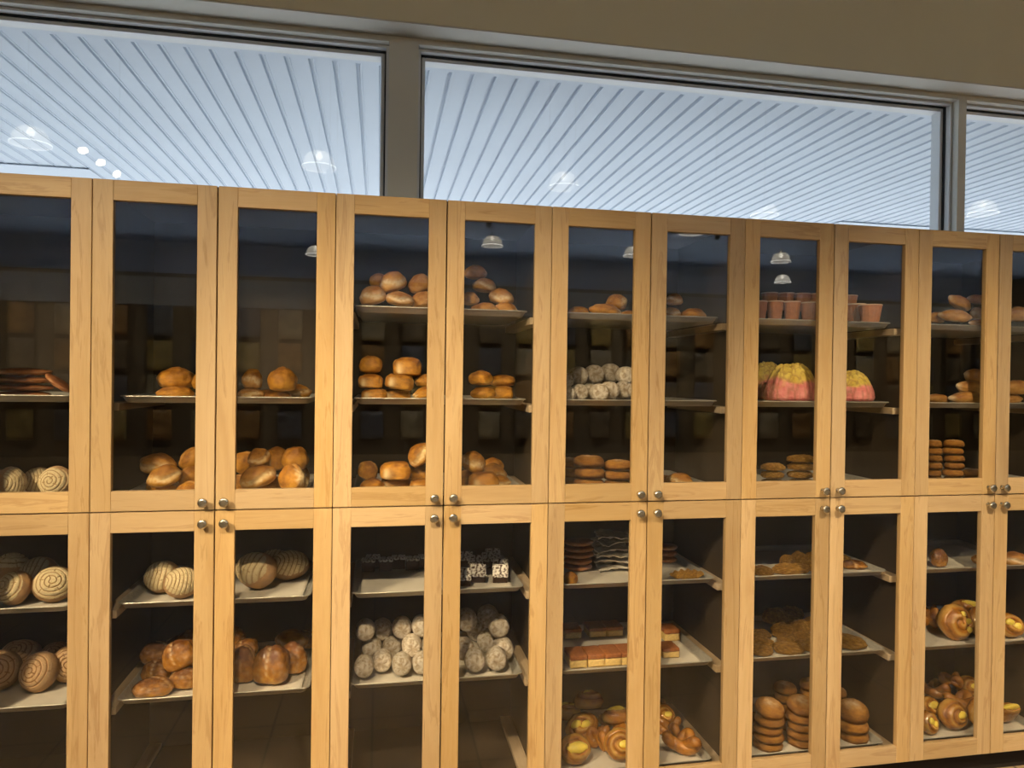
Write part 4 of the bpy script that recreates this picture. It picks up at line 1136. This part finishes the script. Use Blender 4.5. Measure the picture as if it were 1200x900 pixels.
put('H', Lw, 1, 'crumb', 924, 767, 36, 11, 'crumb bun at the front foot of the heap', b=True, d=0.12)
put('H', Lw, 1, 'crumb', 949, 767, 26, 12, 'crumb bun low at the right stile', b=True, d=0.13)
put('H', Lw, 1, 'crumb', 922, 757.5, 24, 11, 'crumb bun mid-heap left', d=0.16)
put('H', Lw, 1, 'crumb', 941, 756.5, 24, 12, 'crumb bun mid-heap right', d=0.15)
put('H', Lw, 1, 'crumb', 918, 746.5, 30, 15, 'big crumb bun on top at left', d=0.18)
put('H', Lw, 1, 'crumb', 937, 744.5, 24, 16, 'crumb bun on top in the middle', d=0.19)
put('H', Lw, 1, 'crumb', 953, 744, 24, 16, 'crumb bun on top at right', d=0.20)
put('H', Lw, 1, 'crumb', 926, 732, 30, 15, 'dim crumb bun behind the heap', d=0.30)
put('H', Lw, 1, 'crumb', 908, 728, 30, 18, 'dim crumb bun at the back left', d=0.36)
put('H', Lw, 1, 'crumb', 928, 718, 28, 15, 'dim crumb bun topmost behind', d=0.36)
stack('H', Lw, 2, 'cookie', 909, 34, [9, 9, 9, 9.5, 13], nth('thick brown cookie, {} of the left stack', 5), 0.125, tilt=10)

stack('H', Lw, 2, 'cookie', 947, 34, [9, 9, 9, 9.5, 13], nth('thick brown cookie, {} of the right stack', 5), 0.125, tilt=10)

put('H', Lw, 2, 'cookie', 886, 870, 20, 28, 'cookie on edge at left', d=0.14, rot=(74, 0, 30), dy=0.4)
stack('H', Lw, 2, 'cookie', 927, 27, [10]*5, nth('dim cookie, {} of the rear stack', 5), 0.27)
stack('H', Lw, 2, 'cookie', 957, 26, [10]*5, nth('dim cookie, {} of the rear right stack', 5), 0.28)
# ---- third lower door from right
put('I', Lw, 0, 'bun', 1001, 663.5, 30, 9, 'brown flat bun underneath another', b=True, d=0.17)
put('I', Lw, 0, 'crumb', 1003, 655, 28, 10, 'golden bun resting on the brown one', d=0.17)
put('I', Lw, 0, 'crumb', 992, 647, 20, 10, 'dim bun topmost beside the left stile', d=0.24)
put('I', Lw, 1, 'crumb', 1008, 759, 44, 9, 'flat crumb slab lying on the tray', b=True, dy=1.1, d=0.17)
stack('I', Lw, 2, 'cookie', 1015, 36, [11, 11.5, 16], nth('brown cookie, {} of the right stack', 3), 0.125, tilt=9)

stack('I', Lw, 2, 'cookie', 989, 23, [10]*4, nth('cookie, {} of stack at left stile', 4), 0.27)
# ---- second lower door from right
put('J', Lw, 0, 'bun', 1099, 657.5, 21, 21, 'yellow-brown round bun at the left', b=True, d=0.14)
put('J', Lw, 0, 'psplit', 1152, 660, 26, 12, 'pale roll at the right stile', b=True, d=0.14)
put('J', Lw, 1, 'danish3', 1122, 735, 40, 42, 'glossy danish with three custard spots', rot=(74, -22, 0), b=True, d=0.13)
put('J', Lw, 1, 'danish', 1151, 738, 32, 36, 'glossy danish at the right stile', rot=face(10, 72), b=True, d=0.14)
put('J', Lw, 1, 'knot', 1091, 741, 26, 26, 'dim glazed knot at left', b=True, d=0.28)
put('J', Lw, 1, 'yell', 1135, 712, 40, 22, 'yellow-tipped pastry lying on top', d=0.17, rot=(35, 18, 0))
put('J', Lw, 2, 'danish', 1119, 844, 37, 35, 'swirled danish with yellow eye, front centre', rot=face(6, 74), b=True, d=0.10)
put('J', Lw, 2, 'yell', 1091, 851, 24, 27, 'yellow-faced danish at the lower left', rot=face(10, 72), b=True, d=0.10)
put('J', Lw, 2, 'danish', 1150, 836, 28, 32, 'danish half behind the right stile', rot=face(0, 72), d=0.12)
put('J', Lw, 2, 'yell', 1092, 827, 26, 22, 'yellow-faced danish stacked at left', rot=face(14, 60), d=0.14)
put('J', Lw, 2, 'knot', 1128, 822, 38, 20, 'glazed knot above the front danish', d=0.17)
put('J', Lw, 2, 'danish', 1136, 804, 28, 24, 'danish with round yellow eye on top', rot=face(-6, 66), d=0.18)
put('J', Lw, 2, 'knot', 1117, 797, 26, 16, 'dim glazed knot topmost', d=0.26)
put('J', Lw, 2, 'knot', 1094, 808, 30, 20, 'dim glazed knot at upper left', d=0.28)
# ---- rightmost lower door
put('K', Lw, 0, 'psplit', 1194, 657, 32, 15, 'pale crusty roll at the photo edge', d=0.12, b=True)
put('K', Lw, 1, 'yell', 1193, 739, 34, 28, 'danish with broad yellow bands', rot=face(-10, 66), d=0.12, b=True)
put('K', Lw, 2, 'yell', 1193, 838, 36, 28, 'bun split by yellow filling', rot=(40, 0, 0), d=0.12, b=True)

# ------------------------------------------------------------------ shop side: lamps, track, display wall (seen mirrored in the glass); added fill lights
def shade_mesh():
    out_ = [(0.045, 0.175), (0.085, 0.168), (0.12, 0.145), (0.15, 0.10), (0.168, 0.045), (0.180, 0.0)]
    inn = [(r-0.004, z-0.002) for r, z in reversed(out_)]
    return mesh_from_bm(lathe(out_+inn, 40), 'lamp_shade', True)
SHADE = shade_mesh(); SHADE.materials.append(M['lamp_glass'])
RIM = mesh_from_bm(lathe([(0.176, 0.0), (0.184, -0.002), (0.187, 0.005), (0.184, 0.012), (0.177, 0.011), (0.176, 0.0)], 40), 'rim', True); RIM.materials.append(M['lamp_rim'])
BULB = mesh_from_bm(lathe([(0, 0.085), (0.02, 0.09), (0.036, 0.11), (0.038, 0.13), (0.026, 0.15), (0.02, 0.17), (0, 0.172)], 20), 'bulb', True); BULB.materials.append(M['bulb'])
CAP = mesh_from_bm(lathe([(0, 0.235), (0.02, 0.235), (0.026, 0.2), (0.05, 0.18), (0.052, 0.168), (0, 0.168)], 24), 'cap', True); CAP.materials.append(M['nickel'])
CORD = mesh_from_bm(lathe([(0, 0.23), (0.004, 0.23), (0.004, RZ-3.9), (0, RZ-3.9)], 10), 'cord'); CORD.materials.append(M['black_metal'])
def pendant(x, y, z, label):
    e = empty('pendant_lamp', (x, y, z), label, 'pendant lamp', 'glass dome pendant lamps of the shop')
    for n, me in (('lamp_shade', SHADE), ('rim', RIM), ('bulb', BULB), ('cap', CAP)): link(n, me, None, e)
    c = link('cord', CORD, None, e)
LAMPZ = 3.9
def mirrored(px, py, plane):
    q = at_z(px, py, LAMPZ+0.08); return q.x, 2*plane-q.y
for (px, py, pl_, lb) in [(374, 188, 0.746, 'glass dome pendant lamp mirrored in the left window'), (661, 212, 0.746, 'glass dome pendant lamp mirrored in the middle window'),
                     (896, 246, 0.746, 'glass dome pendant lamp mirrored low in the middle window'), (36, 160, 0.746, 'glass dome pendant lamp mirrored at the left edge of the left window'),
                     (1152, 244, 0.746, 'glass dome pendant lamp mirrored in the right window'),
                     (577, 283, 0.012, 'glass dome pendant lamp mirrored in the fifth upper door'), (915, 302, 0.012, 'glass dome pendant lamp, upper of two mirrored in one upper door'),
                     (917, 327, 0.012, 'glass dome pendant lamp, lower of two mirrored in one upper door'), (370, 294, 0.012, 'glass dome pendant lamp mirrored at the edge of the third upper door'),
                     (742, 295, 0.012, 'glass dome pendant lamp mirrored at the edge of the sixth upper door'), (810, 268, 0.012, 'glass dome pendant lamp mirrored under the rail of the seventh upper door')]:
    x, y = mirrored(px, py, pl_)
    pendant(x, y, LAMPZ, lb)

def spot_head(loc, aim, label, energy, size=59, blend=1.0):
    d = (Vector(aim)-Vector(loc)).normalized()
    e = empty('track_spotlight', loc, label, 'spotlight', 'track spotlights aimed at the cabinets')
    q = d.to_track_quat('-Z', 'Y')
    body = mesh_from_bm(lathe([(0.0, 0.15), (0.03, 0.15), (0.045, 0.13), (0.048, 0.0), (0.043, 0.0), (0.041, 0.03), (0, 0.03)], 28), 'lamp_head', True)
    b = link('lamp_head', body, M['black_metal'], e); b.rotation_mode = 'QUATERNION'; b.rotation_quaternion = q
    ln = link('lens', mesh_from_bm(lathe([(0, 0.028), (0.036, 0.026), (0.038, 0.020), (0.03, 0.014), (0, 0.012)], 24), 'lens', True), M['lens'], b)
    st = link('stem', mesh_from_bm(lathe([(0, 0.04), (0.008, 0.04), (0.008, 0.149+d.z*0.10), (0, 0.149+d.z*0.10)], 12), 'stem'), M['black_metal'], e)
    st.location = -d*0.10
    ld = bpy.data.lights.new('spot_beam', 'SPOT'); ld.energy = energy; ld.color = (1, 0.80, 0.52); ld.spot_size = R(size); ld.spot_blend = blend; ld.shadow_soft_size = 0.03
    lo = bpy.data.objects.new('spot_beam', ld); COL.objects.link(lo); lo.location = Vector(loc)+d*0.02; lo.rotation_mode = 'QUATERNION'; lo.rotation_quaternion = q
def track(x, y0, y1, z, label):
    thing(boxes('light_track', [((x-0.018, y0, z+0.15), (x+0.018, y1, z+0.19))] + [((x-0.004, yy-0.004, z+0.19), (x+0.004, yy+0.004, RZ)) for yy in (y0+0.1, y1-0.1)], M['black_metal']), label, 'light track', 'suspended light tracks')
SPOTZ = 3.5
xs = []
track(-1.61, -3.6, -1.6, SPOTZ, 'black light track left of the camera')
for (px, py, lb, en, aim) in [(99, 180, 'track spotlight nearest the windows, leftmost track', 395, (0.0, 0, 0.2)), (120, 194, 'middle track spotlight on the leftmost track', 395, (0.9, 0, 0.2)), (139, 207, 'rear track spotlight on the leftmost track', 395, (1.8, 0, 0.2))]:
    q = at_z(px, py, SPOTZ-0.01); spot_head((q.x, 1.52-q.y, SPOTZ), aim, lb, en)
for tx, nm in ((0.55, 'second'), (2.5, 'third'), (4.2, 'fourth')):
    track(tx-0.03, -2.6, -1.5, 3.0, f'black light track, {nm} from the left')
    spot_head((tx, -2.0, 3.0), (tx+0.95, 0, 0.25), f'single spotlight on the {nm} light track from the left', 330, 71, 1.0)

M['fill_panel'] = emit('fill_panel_glow', (1.0, 0.93, 0.82), 3.0)
def fill_panel(x, y, label):  # unseen panel added to fill the shop floor and ceiling with light
    e = empty('added_ceiling_panel', (x, y, RZ), label, 'fill light', 'added fill light panels across the shop')
    boxes('frame', [((-0.62, -0.32, -0.035), (0.62, -0.28, -0.001)), ((-0.62, 0.28, -0.035), (0.62, 0.32, -0.001)), ((-0.62, -0.28, -0.035), (-0.58, 0.28, -0.001)), ((0.58, -0.28, -0.035), (0.62, 0.28, -0.001))], M['frame_metal'], e)
    boxes('diffuser', [((-0.58, -0.28, -0.022), (0.58, 0.28, -0.004))], M['fill_panel'], e)
    ld = bpy.data.lights.new('fill_panel_beam', 'AREA'); ld.shape = 'RECTANGLE'; ld.size = 1.1; ld.size_y = 0.5; ld.energy = FILL_POWER; ld.color = (1.0, 0.92, 0.80); ld.spread = R(125)
    lo = bpy.data.objects.new('fill_panel_beam', ld); COL.objects.link(lo); lo.location = (x, y, RZ-0.04)
FILL_POWER = 60
for j, x in enumerate((-6.0, -1.6, 2.8, 7.2, 11.6, 16.0)):  # unseen spotlights added to brighten the mirrored display wall
    spot_head((x, -9.9, 4.35), (x, -12.4, 2.7), f'added unseen spotlight brightening the far snack display, {["first","second","third","fourth","fifth","sixth"][j]} from the left', 420, 100, 0.8)
for x, nm in ((-2.6, 'leftmost'), (0.9, 'second'), (4.4, 'third'), (7.9, 'rightmost')): fill_panel(x, -9.3, f'{nm} of four added unseen fill light panels across the shop')
def add_uplight(x, label):  # unseen uplight added to brighten the ceiling mirrored in the upper panes
    y, z = -12.95, 3.40
    o = boxes('added_uplight', [((-2.1, -0.07, -0.06), (2.1, 0.07, -0.045)), ((-2.1, -0.07, -0.045), (2.1, -0.058, 0.03)), ((-2.1, 0.058, -0.045), (2.1, 0.07, 0.03))] + [((xx-0.02, -0.02, -z), (xx+0.02, 0.02, -0.06)) for xx in (-1.9, 1.9)], M['black_metal'])
    o.location = (x, y, z)
    thing(o, label, 'uplight', 'uplights added behind the far display wall')
    ld = bpy.data.lights.new('added_uplight_beam', 'AREA'); ld.shape = 'RECTANGLE'; ld.size = 4.0; ld.size_y = 0.1; ld.energy = UPLIGHT_POWER; ld.color = (0.80, 0.90, 1.0)
    lo = bpy.data.objects.new('added_uplight_beam', ld); COL.objects.link(lo); lo.location = (x, y+0.0, z+0.05); lo.rotation_euler = (PI+R(-28), 0, 0)
UPLIGHT_POWER = 140
for x, nm in ((-6.6, 'leftmost'), (-2.0, 'second from left'), (2.6, 'third from left'), (7.2, 'third from right'), (11.8, 'second from right'), (16.4, 'rightmost')): add_uplight(x, f'{nm} of six added unseen uplights behind the far display wall')
def display_wall():
    y = -12.4; x0, x1 = -8.9, 18.9
    struct(boxes('wall_partition', [((x0, y-0.15, 0), (x1, y, 3.62))], M['room_wall']))
    thing(boxes('header_sign', [((x0+0.2, y+0.005, 2.98), (x1-0.2, y+0.03, 3.54))], simple('banner_blue_grey', (0.42, 0.46, 0.50), 0.6, 0.3, var=0.2, scale=0.6)), 'blue-grey banner above the hanging snack bags, mirrored in the doors', 'banner')
    def bag_mesh(s):
        bm = bmesh.new(); n = 10
        def pt(i, j, sg):
            u, v = 2*i/n-1, 2*j/n-1; d = max(0, (1-u*u)*(1-v**6))**0.6
            return (u*0.17*(1-0.04*abs(v)), sg*0.05*d+0.004*sg+0.008*fb(Vector((u*2, v*2, s))), v*0.22)
        A = [[bm.verts.new(pt(i, j, -1)) for j in range(n+1)] for i in range(n+1)]; B = [[bm.verts.new(pt(i, j, 1)) for j in range(n+1)] for i in range(n+1)]
        for i in range(n):
            for j in range(n):
                bm.faces.new((A[i][j], A[i+1][j], A[i+1][j+1], A[i][j+1])); bm.faces.new((B[i][j], B[i][j+1], B[i+1][j+1], B[i+1][j]))
            for a in (0, n):
                bm.faces.new((A[i][a], B[i][a], B[i+1][a], A[i+1][a])); bm.faces.new((A[a][i], A[a][i+1], B[a][i+1], B[a][i]))
        return mesh_from_bm(bm, 'snack_bag', True)
    cols = [(0.46, 0.36, 0.14), (0.22, 0.19, 0.14), (0.45, 0.40, 0.28), (0.14, 0.16, 0.20), (0.40, 0.24, 0.10)]
    bags = []
    for i, c in enumerate(cols):
        me = bag_mesh(i*2.7); me.materials.append(simple(f'bag_{i}', c, 0.3, 0.5, 0, var=0.35, scale=7)); bags.append(me)
    for r in range(4):
        for q in range(28):
            o = link('hanging_snack_bag', bags[(q*3+r*2+(q*q) % 3) % 5]); o.location = (-6.6+q*0.82, y+0.10, 2.66-r*0.68); o.scale = (1.4, 1.3, 1.35)
            thing(o, 'hanging snack bag on the far display wall, faintly mirrored in the doors', 'snack bag', 'hanging snack bags on the far display wall')
display_wall()

# ------------------------------------------------------------------ light and camera
w = bpy.data.worlds.new('sky'); SC.world = w; w.use_nodes = True
nt = w.node_tree
for n in list(nt.nodes): nt.nodes.remove(n)
sky = N(nt, 'TexSky', sky_type='HOSEK_WILKIE'); sky.sun_direction = (0.2, 0.7, 0.68); sky.turbidity = 3.5
bg = N(nt, 'Background'); bg.inputs[1].default_value = 1.7
mixs = mixc(nt, 0.6, sky.outputs[0], (0.70, 0.82, 1.0)); L(nt, mixs, bg.inputs[0])
L(nt, bg.outputs[0], N(nt, 'OutputWorld').inputs[0])
sd = bpy.data.lights.new('sun', 'SUN'); sd.energy = 9.5; sd.angle = R(0.6); sd.color = (1, 0.96, 0.9)
so = bpy.data.objects.new('sun', sd); COL.objects.link(so)
so.rotation_mode = 'QUATERNION'; so.rotation_quaternion = Vector((-0.15, -0.62, -0.77)).to_track_quat('-Z', 'Y'); so.location = (2, 10, 12)

cd = bpy.data.cameras.new('camera'); cd.sensor_width = 36; cd.lens = FOC/1200*36; cd.clip_start = 0.05; cd.clip_end = 200
co = bpy.data.objects.new('camera', cd); COL.objects.link(co)
m = Matrix.Identity(4)
for i in range(3): m[i][0], m[i][1], m[i][2], m[i][3] = _r[i], _u[i], -_f[i], CAM[i]
co.matrix_world = m
SC.camera = co
vs_ = SC.view_settings
SC.display_settings.display_device = 'sRGB'
vs_.view_transform = 'Standard'; vs_.look = 'None'; vs_.gamma = 1.0; vs_.use_curve_mapping = False; vs_.exposure = 0.0
cy = SC.cycles
cy.max_bounces = 8; cy.diffuse_bounces = 3; cy.glossy_bounces = 3; cy.transmission_bounces = 4; cy.transparent_max_bounces = 24
cy.sample_clamp_indirect = 4.0; cy.use_denoising = True
cy.caustics_reflective = False; cy.caustics_refractive = False
dup = [k for k, v in SEEN.items() if v > 1]
if dup: print('DUP LABELS', dup)
print('ITEMS', sum(SEEN.values()))
